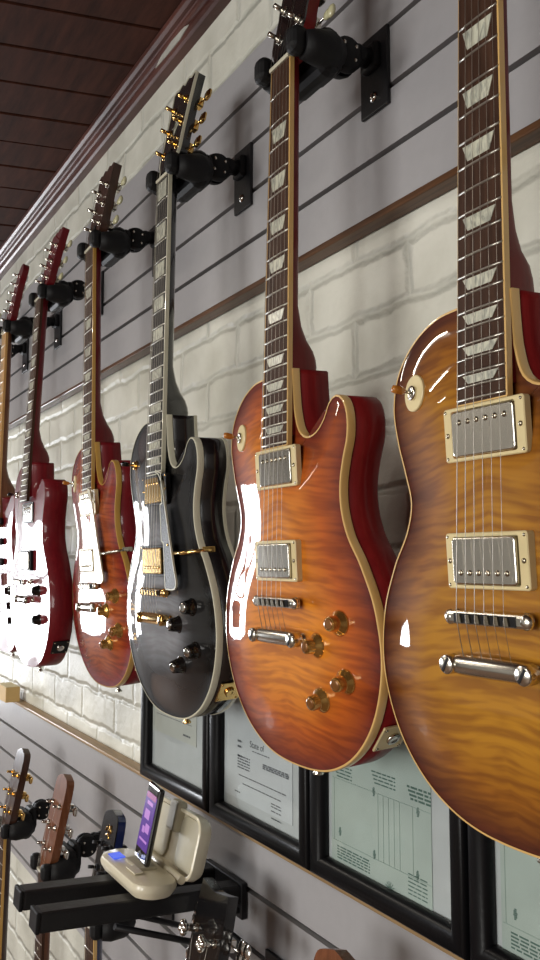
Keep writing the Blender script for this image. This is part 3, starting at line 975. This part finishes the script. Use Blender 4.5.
            for sx in (-1, 1):
                st = MB().lathe((sx * 0.041, -H + 0.002, zt), (0, -1, 0), [(0.0058, 0), (0.0058, 0.004), (0.0045, 0.0045), (0.0045, 0.009), (0.0080, 0.0095), (0.0080, 0.0196), (0.0072, 0.0206), (0.0, 0.0207)], 18)
                so = st.build('tailpiece_stud', s['metal'], tp_)
                MB().box((sx * 0.041, -H - 0.0186, zt), (0.0022, 0.0012, 0.0130), mat=Matrix.Translation((sx * 0.041, 0, zt)) @ Matrix.Rotation(R(35), 4, 'Y') @ Matrix.Translation((-sx * 0.041, 0, -zt))).build('screw_slot', BLACK_STEEL, tp_)
            # knobs
            kn = s.get('knobpos', [(0.066, 0.139), (0.104, 0.164), (0.068, 0.083), (0.108, 0.106)])
            for (kx, kz) in kn:
                d = dist_outline((kx, kz), out); ys = -arch(d, H)
                # local tilt of the carve
                gx = (arch(dist_outline((kx + 0.004, kz), out), H) - arch(dist_outline((kx - 0.004, kz), out), H)) / 0.008
                gz = (arch(dist_outline((kx, kz + 0.004), out), H) - arch(dist_outline((kx, kz - 0.004), out), H)) / 0.008
                ax = Vector((-gx, -1, -gz)).normalized()
                b0 = Vector((kx, ys + 0.001, kz))
                if s['knobs'] is BLACK_KNOB:
                    pr_ = [(0.0125, 0), (0.0125, 0.0015), (0.0105, 0.004), (0.0095, 0.012), (0.0085, 0.0155), (0.0, 0.016)]
                    ko = MB().lathe(b0, ax, pr_, 20).build('knob', s['knobs'], root, auto=True)
                    MB().lathe(b0, ax, [(0.0062, 0.0150), (0.0062, 0.0166), (0.005, 0.0169)], 16).build('knob_cap', s['cap'], ko)
                else:
                    pr_ = [(0.0135, 0), (0.0135, 0.0015), (0.0122, 0.0035), (0.0088, 0.0070), (0.0080, 0.0085), (0.0078, 0.0150), (0.0068, 0.0165), (0.0, 0.0166)]
                    ko = MB().lathe(b0, ax, pr_, 24).build('knob', s['knobs'], root, auto=True)
                    MB().lathe(b0, ax, [(0.0060, 0.0160), (0.0060, 0.0172), (0.0045, 0.0175)], 16).build('knob_cap', s['cap'], ko)
            # toggle switch on the bass side
            kx, kz = -0.088, 0.376
            d = dist_outline((kx, kz), out); ys = -arch(d, H)
            gx = (arch(dist_outline((kx + 0.004, kz), out), H) - arch(dist_outline((kx - 0.004, kz), out), H)) / 0.008
            gz = (arch(dist_outline((kx, kz + 0.004), out), H) - arch(dist_outline((kx, kz - 0.004), out), H)) / 0.008
            ax = Vector((-gx, -1, -gz)).normalized(); b0 = Vector((kx, ys, kz))
            if s['chip']:
                sw = MB().lathe(b0, ax, [(0.0165, -0.001), (0.0165, 0.0012), (0.0158, 0.0018), (0.007, 0.0018)], 28).build('switch_plate', CREAM, root, auto=True)
            else:
                sw = MB().lathe(b0, ax, [(0.008, -0.001), (0.008, 0.001)], 20).build('switch_plate', s['metal'], root, auto=True)
            MB().lathe(b0, ax, [(0.0066, 0.001), (0.0066, 0.0045), (0.0045, 0.0052), (0.003, 0.0040)], 16).build('switch_nut', s['metal'], sw)
            q0 = b0 + ax * 0.004; dirn = (ax + Vector((0.10, 0, 0.10))).normalized()
            MB().tube(q0, q0 + dirn * 0.009, 0.0015, n=8).build('switch_lever', s['metal'], sw)
            MB().lathe(q0 + dirn * 0.007, dirn, [(0.0022, 0), (0.0036, 0.003), (0.0039, 0.009), (0.0033, 0.0125), (0.0, 0.0135)], 14).build('switch_tip', AMBER if s['chip'] else BLACK_KNOB, sw)
            # pickguard on the treble side
            if s['guard']:
                g_ = [(0.0285, 0.356, 1), (0.038, 0.352), (0.047, 0.340), (0.057, 0.300), (0.068, 0.255), (0.079, 0.215), (0.084, 0.196), (0.078, 0.188), (0.048, 0.187, 1), (0.0455, 0.190), (0.0455, 0.252, 1),
                      (0.0385, 0.256, 1), (0.0385, 0.308, 1), (0.0455, 0.310, 1), (0.0455, 0.352, 1), (0.0285, 0.357, 1)]
                pts = spline(g_, 0.006)
                gd = MB().prism(pts, -H - 0.0095, -H - 0.0070).build('pickguard', s['guard'], root)
                if s.get('guard_edge'):
                    n_ = len(pts); i1 = offset(pts, -0.0016); o1 = offset(pts, 0.0002)
                    vs, fs = ring_surface([[(p[0], -H - 0.0070, p[1]) for p in o1], [(p[0], -H - 0.0097, p[1]) for p in o1], [(p[0], -H - 0.0097, p[1]) for p in i1]], False, False)
                    MB().add(vs, fs).build('pickguard_edge', s['guard_edge'], gd)
                MB().lathe((0.060, -H - 0.0095, 0.250), (0, -1, 0), [(0.0022, 0), (0.0022, 0.0006), (0.001, 0.001)], 10).build('pickguard_screw', s['metal'], gd)
                bk = MB().path([(0.073, -H - 0.006, 0.238), (0.100, -H - 0.004, 0.238), (0.1215, -0.006, 0.240), (0.1235, 0.004, 0.240), (0.1235, 0.016, 0.240)], 0.0028, 8)
                bk.box((0.1232, 0.012, 0.240), (0.004, 0.018, 0.011), 0.001)
                bk.build('pickguard_bracket', s['metal'], root)
        else:
            yb_ = -H
            MB().box((0, -H - 0.004, ZB), (0.075, 0.010, 0.03), 0.002).build('bridge', s['metal'], root)
            for zc in (0.225, 0.275, 0.325):
                MB().box((0, -H - 0.004, zc), (0.084, 0.012, 0.018), 0.006, seg=3).build('pickup', s['ring'], root)
            for kx, kz in ((0.085, 0.155), (0.098, 0.120), (0.108, 0.085)):
                MB().lathe((kx, -H, kz), (0, -1, 0), [(0.012, 0), (0.0125, 0.002), (0.009, 0.006), (0.0085, 0.014), (0.0, 0.0145)], 18).build('knob', s['knobs'], root, auto=True)
        # jack plate on the rim, lower treble side
        best = min(range(len(out)), key=lambda i: (out[i][0] - 0.128) ** 2 + (out[i][1] - 0.049) ** 2)
        a_ = Vector(out[best - 2]); b_ = Vector(out[(best + 2) % len(out)]); tg = (b_ - a_).normalized()
        nn = Vector((tg.y, -tg.x))
        if nn.x < 0: nn = -nn
        c_ = out[best]
        M_ = Matrix(((tg.x, 0, nn.x, c_[0]), (0, 1, 0, 0.030), (tg.y, 0, nn.y, c_[1]), (0, 0, 0, 1)))
        jp = MB().box((0, 0, 0.0012), (0.034, 0.034, 0.0026), 0.0008, M_).build('jack_plate', s['jack'], root)
        MB().lathe((0, 0, 0.002), (0, 0, 1), [(0.0075, 0), (0.0075, 0.003), (0.0055, 0.0035), (0.0035, 0.0030)], 14, M_).build('jack_socket', s['metal'], jp)
        for sx in (-1, 1):
            for sy in (-1, 1):
                MB().lathe((sx * 0.0135, sy * 0.0135, 0.0022), (0, 0, 1), [(0.0018, 0), (0.0018, 0.0008), (0.0008, 0.0013)], 8, M_).build('jack_screw', s['pole'], jp)
    MB().lathe((0, T / 2, -0.0005), (0, 0, -1), [(0.0075, -0.001), (0.0075, 0.001), (0.0035, 0.0035), (0.0035, 0.007), (0.0065, 0.011), (0.006, 0.0125), (0, 0.013)], 16).build('strap_button', s['metal'], root)
    return root


# ------------------------------------------------------------------ wall hanger (origin at the wall plate, y to the wall)
def hanger(label, group='black guitar hangers on the upper panel', reach=0.150):
    root = empty('guitar_hanger', (0, 0, 0), label, 'guitar hanger', group)
    # steel plate hooked in the grooves; the yoke sits lower than the plate's socket
    pl = MB().box((0, -0.003, -0.018), (0.056, 0.005, 0.104), 0.0015)
    pl.box((0, 0.004, 0.028), (0.050, 0.008, 0.005))
    po = pl.build('wall_plate', BLACK_STEEL, root)
    MB().lathe((0, -0.005, -0.050), (0, -1, 0), [(0.0065, 0), (0.0065, 0.002), (0.003, 0.0045), (0, 0.0046)], 14).build('plate_screw', CHROME, po)
    MB().box((0, -0.010, 0.0), (0.032, 0.012, 0.034), 0.004).path([(0, -0.008, 0.0), (0, -0.030, -0.004), (0, -0.052, -0.011)], [0.0135, 0.0115, 0.010], 12).build('arm', BLACK_PLASTIC, root)
    kn = MB()
    for sx in (-1, 1):
        kn.lathe((sx * 0.003, -0.054, -0.013), (sx, 0, 0), [(0.022, 0), (0.0225, 0.004), (0.020, 0.012), (0.015, 0.015)], 22)
        kn.lathe((sx * 0.003, -0.034, -0.006), (sx, 0, 0), [(0.013, 0), (0.013, 0.007), (0.009, 0.010)], 16)
    kno = kn.build('swivel_knuckle', BLACK_PLASTIC, root, auto=True)
    for a_ in range(4):
        t = a_ * math.pi / 2 + 0.7
        for sx in (-1, 1):
            MB().lathe((sx * 0.0160, -0.054 + 0.0125 * math.cos(t), -0.013 + 0.0125 * math.sin(t)), (sx, 0, 0), [(0.0026, 0), (0.0026, 0.0022), (0.001, 0.0028)], 8).build('knuckle_bolt', NICKEL, kno)
    yk = MB()
    yk.box((0, -0.078, -0.026), (0.050, 0.020, 0.048), 0.009, seg=3)
    yk.box((0, -0.097, -0.036), (0.086, 0.030, 0.060), 0.014, seg=3)
    yk.build('yoke', BLACK_PLASTIC, root)
    for sx in (-1, 1):
        pr = MB()
        pr.path([(sx * 0.028, -0.094, -0.036), (sx * 0.039, -0.106, -0.040), (sx * 0.0405, -0.124, -0.043), (sx * 0.038, -reach + 0.014, -0.043)], [0.023, 0.022, 0.019, 0.016], 14)
        pr.box((sx * 0.037, -reach + 0.006, -0.040), (0.024, 0.022, 0.032), 0.009, seg=3)
        pr.build('prong', BLACK_RUBBER, root)
    return root


def hang(g, x, tilt, yn, zn, roll=0.0, yaw_=0.0):
    """place a guitar so that its nut sits at (x, yn, zn)"""
    Rm = Matrix.Rotation(yaw_, 4, 'Z') @ Matrix.Rotation(R(tilt), 4, 'X') @ Matrix.Rotation(roll, 4, 'Y')
    p = Rm @ Vector((0, board_y(ZN), ZN))
    g.matrix_world = Matrix.Translation(Vector((x, yn, zn)) - p) @ Rm
    g.rotation_mode = 'XYZ'


UG = 'electric guitars hung on the upper wall panel'
HONEY = burst('honey_burst_maple', (0.44, 0.195, 0.010), (0.31, 0.11, 0.007), (0.085, 0.015, 0.004), 0.018, 0.10, 0.36)
CHERRYB = burst('cherry_burst_maple', (0.70, 0.235, 0.012), (0.50, 0.105, 0.007), (0.13, 0.010, 0.004), 0.015, 0.105, 0.34)
BLACKB = burst('black_burst_maple', (0.20, 0.20, 0.215), (0.018, 0.018, 0.020), (0.003, 0.003, 0.003), 0.03, 0.12, 0.25, blotch=0.6)  # black burst finish; its grey centre also paints in a reflected sheen
REDB = burst('red_flame_maple', (0.40, 0.085, 0.014), (0.30, 0.04, 0.010), (0.20, 0.008, 0.012), 0.02, 0.06, 0.42)
WINE = simple('wine_red_gloss', (0.15, 0.006, 0.011), 0.4, coat=1.0, var=0.05, spec=0.2)
CREAMGUARD = simple('cream_pickguard', (0.70, 0.62, 0.42), 0.25, coat=0.6, var=0.05)

specs = [
    dict(x=-0.493, label='honey-brown flamed sunburst single-cutaway guitar at the right edge, nickel pickups', top=HONEY),
    dict(x=-0.817, label='orange and cherry sunburst guitar with four gold knobs, hung next to the honey-brown one', top=CHERRYB),
    dict(x=-1.166, label='charcoal and black burst guitar with gold hardware, black pickguard and white binding', top=BLACKB, back=BLACK_LACQUER, neck=BLACK_LACQUER,
         bind=WHITE_BIND, board_bind=WHITE_BIND, board=EBONY, inlay='block', ring=BLACK_PLASTIC, cover=GOLD, metal=GOLD, knobs=BLACK_KNOB, cap=CHROME, guard=BLACK_LACQUER, guard_edge=WHITE_BIND,
         btn=GOLD, tuner_metal=GOLD, head_bind=WHITE_BIND, jack=GOLD, chip=False, back_bind=WHITE_BIND, pole=GOLD, tstyle='round'),
    dict(x=-1.515, label='red flame-topped guitar with cream pickguard and amber binding, between the black and plain red ones', top=REDB, back=RED_BACK, neck=RED_BACK, bind=AMBER_BIND, board_bind=AMBER_BIND,
         guard=CREAMGUARD, face=DARKWOOD, head_back=DARKWOOD, jack=CREAM),
    dict(x=-1.870, label='plain wine-red guitar without binding, with black knobs and a red headstock', top=WINE, back=RED_BACK, neck=RED_BACK, bind=None, board_bind=None, H=0.0015, tkey='flat',
         ring=BLACK_PLASTIC, knobs=BLACK_KNOB, cap=BLACK_KNOB, knobpos=[(0.085, 0.165), (0.088, 0.105)], face=WINE, jack=BLACK_PLASTIC, chip=False, metal=CHROME, cover=CHROME),
    dict(x=-2.195, label='red double-cutaway guitar with six in-line tuners, cut off by the left edge', top=WINE, back=RED_BACK, neck=NATURAL, bind=None, board_bind=None, H=0.002, shape='strat', thick=0.045,
         ring=BLACK_PLASTIC, knobs=BLACK_KNOB, cap=BLACK_KNOB, face=WINE, head='inline', board=MAPLE, inlay='dot', nfret=21, btn=CHROME, tuner_metal=CHROME, tstyle='round', metal=CHROME, jack=CHROME, head_back=RED_BACK),
    dict(x=-2.530, label='black guitar at the far left, only its headstock tip and hanger showing', top=BLACK_LACQUER, back=BLACK_LACQUER, neck=BLACK_LACQUER, bind=None, board_bind=None,
         ring=BLACK_PLASTIC, knobs=BLACK_KNOB, cap=CHROME, chip=False, tkey='blk'),
]
YN = -0.144
ZNW = CAMZ + 0.584
hn = ['black yoke hanger at the top, holding the orange cherry sunburst guitar', 'black yoke hanger holding the charcoal black burst guitar',
      'black yoke hanger holding the red guitar with the cream pickguard', 'black yoke hanger holding the plain wine-red guitar',
      'black yoke hanger holding the guitar with six in-line tuners', 'leftmost black yoke hanger on the upper panel']
placed = []
for i, sp in enumerate(specs):
    sp = dict(sp); x = sp.pop('x'); sp['group'] = UG
    g = guitar(sp)
    hang(g, x, {3: 4.3, 4: 1.6}.get(i, 3.2), YN, ZNW, roll=R(-1.5 if i == 3 else 0))
    placed.append(g)
proto = None
for i, lab in enumerate(['black yoke hanger above the honey-brown guitar, mostly past the top edge'] + hn):
    if proto is None: h = proto = hanger(lab)
    else: h = copy_tree(proto); h['label'] = lab
    h.location = (specs[i]['x'], 0, ZNW + 0.050)

# ------------------------------------------------------------------ lower row
LG = 'guitars hung on the lower wall panel'
lower = [
    dict(x=-2.064, dz=-0.010, name='acoustic_guitar', label='guitar in the lower left corner with dark headstock and gold tuners', top=NATURAL, back=NATURAL, neck=DARKWOOD, face=DARKWOOD, head='acoustic', btn=GOLD, tuner_metal=GOLD, tstyle='round',
         bind=AMBER_BIND, board_bind=AMBER_BIND, board=ROSEWOOD, inlay='dot', tkey='l1'),
    dict(x=-1.735, name='electric_guitar', label='guitar with reddish-brown wooden headstock and chrome tuners, left of the black shelf arms', top=NATURAL, back=NATURAL, neck=NATURAL, face=NATURAL, head='acoustic', btn=CHROME, tuner_metal=CHROME, tstyle='round',
         bind=None, board_bind=None, board=ROSEWOOD, inlay='dot', tkey='', shape='strat'),
    dict(x=-1.440, name='electric_guitar', label='guitar with black and blue headstock behind the cream speaker dock', top=BLUE_LACQUER, back=BLUE_LACQUER, neck=BLUE_LACQUER, face=BLACK_LACQUER, head='acoustic', btn=BLACK_PLASTIC, tuner_metal=BLACK_STEEL, tstyle='round',
         bind=None, board_bind=CREAM_BIND, board=ROSEWOOD, inlay='dot', tkey='', shape='strat'),
    dict(x=-1.063, dz=-0.018, name='bass_guitar', label='bass guitar with black headstock and big chrome tuners at the bottom, beside the black arms', top=BLACK_LACQUER, back=BLACK_LACQUER, neck=BLACK_LACQUER, face=BLACK_LACQUER, head='bass', btn=CHROME, tuner_metal=CHROME, tstyle='bass',
         bind=None, board_bind=None, board=ROSEWOOD, inlay='dot', nstr=4, tkey='l4'),
    dict(x=-0.77, name='electric_guitar', label='guitar with brown headstock tip just showing at the bottom edge under the framed documents', top=NATURAL, back=NATURAL, neck=NATURAL, face=NATURAL, head='acoustic', btn=BLACK_PLASTIC, tuner_metal=DARK_NICKEL, tstyle='round',
         bind=None, board_bind=None, board=ROSEWOOD, inlay='dot', tkey='', shape='strat', dz=0.02),
]
ln = ['black yoke hanger at the lower left corner, holding the gold-tuner guitar', 'black yoke hanger holding the reddish-brown headstock guitar', 'black yoke hanger half hidden under the shelf arms, behind the dock',
      'black yoke hanger holding the black bass', 'black yoke hanger below the framed documents, past the bottom edge']
LZN = CAMZ - 0.612
for i, sp in enumerate(lower):
    sp = dict(sp); x = sp.pop('x'); nm = sp.pop('name'); sp['group'] = LG
    zoff = sp.pop('dz', 0)
    sp['hw'] = i in (1, 2, 4)
    if nm != 'electric_guitar': sp['cat'] = nm.replace('_', ' ')
    g = guitar(sp, nm)
    hang(g, x, 3.2, YN, LZN + zoff, roll=R((0.3, 0.2, -2.9, 1.4, -1.6)[i]))
    h = copy_tree(proto); h['label'] = ln[i]; h['group'] = 'black guitar hangers on the lower panel'
    h.location = (x, 0, LZN + zoff + 0.050)
    placed.append(g)
    if i == 2:
        he = [c for c in g.children if c.name.startswith('headstock')][0]
        hm = Matrix.Translation((0, board_y(ZN) + 0.004, ZN + 0.0035)) @ Matrix.Rotation(R(-15), 4, 'X')
        MB().path([(-0.012, -0.001, 0.148), (-0.004, -0.001, 0.156), (0.002, -0.001, 0.148), (0.010, -0.001, 0.158), (0.012, -0.001, 0.146)], 0.0016, 6, hm).path([(-0.010, -0.001, 0.140), (0.0, -0.001, 0.144), (0.010, -0.001, 0.138)], 0.0014, 6, hm).build('gold_emblem', GOLD, he)

# ------------------------------------------------------------------ framed documents on the ledge
FRAMEB = simple('black_frame_wood', (0.004, 0.004, 0.005), 0.35, bump=0.1, spec=0.2)
PAPER_B = simple('blue_white_paper', (0.54, 0.575, 0.61), 0.8, var=0.04)
PAPER_G = simple('green_tinted_paper', (0.40, 0.475, 0.45), 0.8, var=0.10, scale=14)
PAPER_W = simple('grey_white_paper', (0.48, 0.50, 0.47), 0.8, var=0.05)
MATB = simple('mat_board', (0.47, 0.50, 0.52), 0.85, var=0.05)
INK = simple('dark_ink', (0.10, 0.11, 0.13), 0.8)
INKG = simple('green_ink', (0.07, 0.14, 0.12), 0.8)
FW = 0.291; FH = 0.275; FB = 0.030


def framed(x, label, paper, kind):
    root = empty('picture_frame', (x, -0.009, LZ1 + 0.0085), label, 'framed document', 'black-framed documents on the ledge')
    mb = MB()
    w2 = FW / 2 - 0.002
    # mitred moulding: loops of a simple profile
    prof = [(0, 0.010), (0, -0.005), (0.002, -0.0085), (0.005, -0.0105), (0.009, -0.0115), (0.014, -0.0115), (0.019, -0.0098), (0.023, -0.0065), (0.0255, -0.002), (0.0255, 0.004), (0.022, 0.010)]
    rings = []
    for ins, yy in prof:
        rings.append([(-w2 + ins, yy, ins), (w2 - ins, yy, ins), (w2 - ins, yy, FH - ins), (-w2 + ins, yy, FH - ins)])
    vs, fs = ring_surface(rings + [rings[0]], False, False)
    mb.add(vs, fs, True); mb.build('frame', FRAMEB, root, auto=True)
    MB().box((0, 0.0075, FH / 2), (2 * w2 - 0.006, 0.003, FH - 0.006)).build('backing_board', MATB, root)
    px, pw, ph, pz = {'B': (0.012, 0.200, 0.20, 0.140), 'A': (0.004, 0.188, 0.15, 0.163), 'C': (0.011, 0.190, 0.220, 0.134), 'D': (0.012, 0.192, 0.220, 0.134)}[kind]
    pp = MB().box((px, 0.0053, pz), (pw, 0.0006, ph)).build('document', paper, root, (-0.027, 0, 0))
    ink = MB()
    def line(xa, xb, z, h=0.0016):
        x_ = xa
        while x_ < xb:
            l = random.uniform(0.004, 0.013)
            ink.box(((x_ + min(xb, x_ + l)) / 2, 0.0048, z), (min(xb, x_ + l) - x_, 0.0003, h))
            x_ += l + 0.0022
    if kind == 'B':
        for zz in (0.126, 0.118, 0.104): line(-0.046, -0.032, zz, 0.003)
        for k in range(5): line(-0.046, -0.008, 0.104 - 0.0042 * k, 0.0018)
        for k in range(3): line(0.031, 0.104, 0.105 - 0.0026 * k, 0.0020)
        line(0.0, 0.05, 0.118, 0.0014)
        line(-0.042, 0.095, 0.076, 0.0015); line(-0.030, 0.081, 0.065, 0.0015)
        for z in (0.056, 0.052, 0.046, 0.036): line(0.055, 0.082, z, 0.0015)
        line(-0.055, -0.038, 0.050, 0.0014)
    elif kind == 'A':
        for z in (0.20, 0.185, 0.170, 0.150, 0.135, 0.120): line(-0.07, 0.08, z, 0.0010)
        line(0.045, 0.075, 0.100, 0.003)
    else:
        for xa, za, ln_ in ((-0.078, 0.142, 0.038), (0.0, 0.150, 0.045), (0.066, 0.147, 0.040)):
            for k in range(4): line(xa + 0.002 * k, xa + ln_, za - 0.0042 * k, 0.0022 if xa > 0.05 else 0.0015)
        for k in range(5): line(-0.072, -0.005, 0.044 - 0.0034 * k, 0.0015)
        for k in range(6): line(0.066, 0.098, 0.052 - 0.0042 * k, 0.0012)
        rul = MB().box((0.012, 0.0048, 0.126), (0.188, 0.0003, 0.0008)).box((0.012, 0.0048, 0.050), (0.188, 0.0003, 0.0008))
        for xv in (-0.078, 0.012, 0.022, 0.032, 0.042, 0.052, 0.075):
            rul.box((xv, 0.0048, 0.088), (0.0008, 0.0003, 0.075))
        rul.build('ruled_lines', simple('pale_green_ink', (0.30, 0.38, 0.345), 0.8), pp)
        for (gx, gz) in ((-0.066, 0.058), (0.004, 0.050), (0.082, 0.050), (0.004, 0.122), (0.084, 0.118)):
            for q in range(6):
                ink.box((gx + 0.0006 * (q % 2), 0.0048, gz + 0.0018 * q), (0.0055 - abs(q - 2.5) * 0.0012, 0.0003, 0.0013))
        for q in range(14):
            t = q * math.pi / 7; c_ = (0.033, 0.024)
            ink.box((0, 0, 0), (0.007, 0.0003, 0.0009), mat=Matrix.Translation((c_[0] + 0.0055 * math.cos(t), 0.0048, c_[1] + 0.0055 * math.sin(t))) @ Matrix.Rotation(-t, 4, 'Y'))
    ink.build('printed_text', INKG if kind in 'CD' else INK, pp)
    if kind == 'B':
        cu = bpy.data.curves.new('heading', 'FONT'); cu.body = 'State of'; cu.size = 0.0135; cu.extrude = 0.0001
        to = bpy.data.objects.new('tmp', cu)
        me = bpy.data.meshes.new_from_object(to)
        bpy.data.objects.remove(to)
        me.transform(Matrix.Translation((-0.008, 0.0048, 0.123)) @ Matrix.Rotation(R(90), 4, 'X'))
        me.materials.append(INK)
        o = bpy.data.objects.new('heading_text', me); scene.collection.objects.link(o); o.parent = pp
    MB().box((0, 0.0025, FH / 2), (2 * w2 - 0.040, 0.0016, FH - 0.040)).build('glass_pane', GLASS, root)
    return root


FX = -1.3945
framed(FX, 'black-framed pale certificate, leftmost of the framed documents, below the black guitar', PAPER_W, 'A')
framed(FX + FW, 'black-framed white letter with a dark heading, below the orange sunburst guitar', PAPER_B, 'B')
framed(FX + 2 * FW, 'black-framed green form, between the orange sunburst and the honey-brown guitar', PAPER_G, 'C')
framed(FX + 3 * FW, 'black-framed green form in the bottom right corner below the honey-brown guitar', PAPER_G, 'D')

# ------------------------------------------------------------------ black shelf arms
root = empty('shelf_bracket', (-1.212, 0, CAMZ - 0.494), 'black steel two-arm wall bracket carrying the cream speaker dock', 'bracket')
AX = 0.0425
for sx in (-1, 1):
    MB().box((sx * AX, -0.158, 0.0), (0.034, 0.305, 0.027), 0.004, mat=Matrix.Rotation(R(-4.0), 4, 'X')).build('arm', BLACK_STEEL, root)
    MB().box((sx * AX, -0.312, 0.0), (0.0346, 0.006, 0.0276), 0.002, mat=Matrix.Rotation(R(-4.0), 4, 'X')).build('end_cap', BLACK_PLASTIC, root)
MB().box((0, -0.006, -0.008), (0.124, 0.010, 0.052), 0.002).box((0, -0.03, -0.022), (0.112, 0.045, 0.008), 0.002).build('mounting_plate', BLACK_STEEL, root)
for sx in (-1, 1):
    MB().tube((sx * AX, -0.20, -0.010), (sx * AX * 0.8, -0.012, -0.085), 0.0045).build('strut', BLACK_STEEL, root)
MB().box((0, -0.006, -0.085), (0.10, 0.010, 0.03), 0.002).build('strut_plate', BLACK_STEEL, root)

# ------------------------------------------------------------------ folding speaker dock and phone
DOCK = simple('cream_dock_plastic', (0.72, 0.66, 0.50), 0.3, coat=0.3, var=0.02)
DOCKIN = simple('dock_speaker_mesh', (0.50, 0.46, 0.34), 0.5, var=0.05, bump=0.5, bscale=900)
dx, dy, dz = -1.212, -0.116, CAMZ - 0.468
root = empty('speaker_dock', (dx, dy, dz), 'cream folding speaker dock standing open on the two black arms', 'speaker dock')


def rrect(hx, hz, r_, n=6, cx_=0, cz_=0):
    pts = []
    for ax_, az_, a0_ in ((hx - r_, hz - r_, 0), (-hx + r_, hz - r_, 90), (-hx + r_, -hz + r_, 180), (hx - r_, -hz + r_, 270)):
        for q in range(n + 1):
            a_ = R(a0_ + q * 90 / n)
            pts.append((cx_ + ax_ + r_ * math.cos(a_), cz_ + az_ + r_ * math.sin(a_)))
    return pts


def shell(pts_fn, levels, mat=None):
    """levels: (inset, height); outline in xy plane"""
    rings = []
    for ins, h in levels:
        rings.append([(p[0], p[1], h) for p in pts_fn(ins)])
    vs, fs = ring_surface(rings, True, True)
    return MB().add(vs, fs, False, mat)


base_fn = lambda ins: rrect(0.088 - ins, 0.034 - ins, 0.029 - ins * 0.6)
bm_ = Matrix.Translation((0, -0.036, 0)) @ Matrix.Rotation(R(-4.0), 4, 'X')
shell(base_fn, [(0.016, 0), (0.006, 0.004), (0.001, 0.012), (0, 0.017), (0.002, 0.023), (0.008, 0.026)], bm_).build('base', DOCK, root, auto=True)
MB().box((0.0, -0.030, 0.0265), (0.060, 0.030, 0.006), 0.003).build('phone_cradle', DOCKIN, root)
lid_m = Matrix.Translation((0, 0.006, 0.018)) @ Matrix.Rotation(R(76), 4, 'X') @ Matrix.Translation((0, 0.042, -0.010))
lid_fn = lambda ins: rrect(0.088 - ins, 0.044 - ins, 0.022 - ins * 0.6)
lid = shell(lid_fn, [(0.014, -0.016), (0.004, -0.012), (0, -0.004), (0, 0.008), (0.0025, 0.0095), (0.005, 0.008), (0.007, 0.000)], lid_m).build('lid', DOCK, root, auto=True)
for sx in (-1, 1):
    shell(lambda ins: rrect(0.032 - ins, 0.036 - ins, 0.016 - ins * 0.6, cx_=sx * 0.048), [(0, -0.001), (0, 0.003), (0.003, 0.004)], lid_m).build('speaker_grille', DOCKIN, lid, auto=True)
MB().box((0, 0.03, 0.006), (0.030, 0.044, 0.018), 0.005, lid_m).build('phone_support', DOCKIN, lid)
MB().tube((-0.075, 0.002, 0.020), (0.075, 0.002, 0.020), 0.006).build('hinge', DOCK, root)
LCD = emit_mat('blue_display', (0.06, 0.13, 0.85), 0.8)
MB().box((-0.040, -0.052, 0.0301), (0.026, 0.018, 0.0016), 0.0003).build('display', LCD, root)
MB().box((0.028, -0.050, 0.0296), (0.034, 0.014, 0.002), 0.001).build('button_pad', DOCK, root)

PH = empty('smartphone', (dx + 0.004, dy - 0.030, dz + 0.030), 'black smartphone with a purple lit screen, upright in the cream dock', 'phone', rot=(R(-12), 0, R(-6)))
MB().box((0, 0, 0.0545), (0.0575, 0.0093, 0.109), 0.0042, seg=3).build('case', simple('phone_black_glass', (0.006, 0.006, 0.007), 0.12, coat=1.0), PH)
scr = MB().box((0, -0.00475, 0.056), (0.050, 0.0004, 0.076)).build('screen', emit_mat('purple_screen', (0.12, 0.03, 0.36), 0.6), PH)
tl = MB()
for xx, zz, ww, hh in ((0, 0.082, 0.026, 0.005), (-0.004, 0.066, 0.022, 0.013), (0.008, 0.048, 0.018, 0.012), (-0.008, 0.044, 0.010, 0.009), (0, 0.030, 0.036, 0.003)):
    tl.box((xx, -0.0051, zz), (ww, 0.0003, hh))
tl.build('screen_tiles', emit_mat('lilac_tiles', (0.50, 0.22, 0.62), 0.8), scr)
MB().box((0, -0.0051, 0.092), (0.044, 0.0003, 0.008)).build('status_bar', emit_mat('magenta_bar', (0.35, 0.05, 0.25), 0.7), scr)
MB().lathe((0, -0.0048, 0.0105), (0, -1, 0), [(0.0052, 0), (0.0052, 0.0003), (0.0045, 0.0002)], 16).build('home_button', BLACK_RUBBER, PH)

# ------------------------------------------------------------------ small box on the ledge, far left
root = empty('cardboard_box', (-2.545, -0.02, LZ1 + 0.0085), 'small yellowish cardboard box on the ledge at the left edge', 'box')
CARD = simple('yellow_card', (0.62, 0.42, 0.17), 0.7, var=0.05)
MB().box((0, -0.001, 0.021), (0.10, 0.040, 0.042), 0.001).build('carton', CARD, root)
MB().box((0, -0.001, 0.0425), (0.10, 0.038, 0.001)).build('lid_flap', simple('pale_card', (0.75, 0.65, 0.42), 0.7), root)

# ------------------------------------------------------------------ ceiling lamps (out of frame, they light the shop)
LAMPG = emit_mat('lamp_tube_glow', (1.0, 0.92, 0.80), 4.0)
lp = None
for i, (lx, ly) in enumerate(CEIL_LAMPS):
    r_ = empty('ceiling_lamp', (lx, ly, z1), 'white strip lamp on the ceiling, ' + ['far end of the shop', 'behind the viewer', 'middle of the shop'][i], 'ceiling lamp', 'strip lamps on the ceiling')
    MB().box((0, 0, -0.03), (1.2, 0.10, 0.05), 0.005).build('lamp_housing', simple('lamp_white', (0.7, 0.7, 0.68), 0.5), r_)
    MB().tube((-0.56, 0, -0.07), (0.56, 0, -0.07), 0.014).build('lamp_tube', LAMPG, r_)
    area('lamp_light', (lx, ly, z1 - 0.095), (0, 0, 0), 1.1, 0.06, CEIL_POWER, (1.0, 0.92, 0.80))
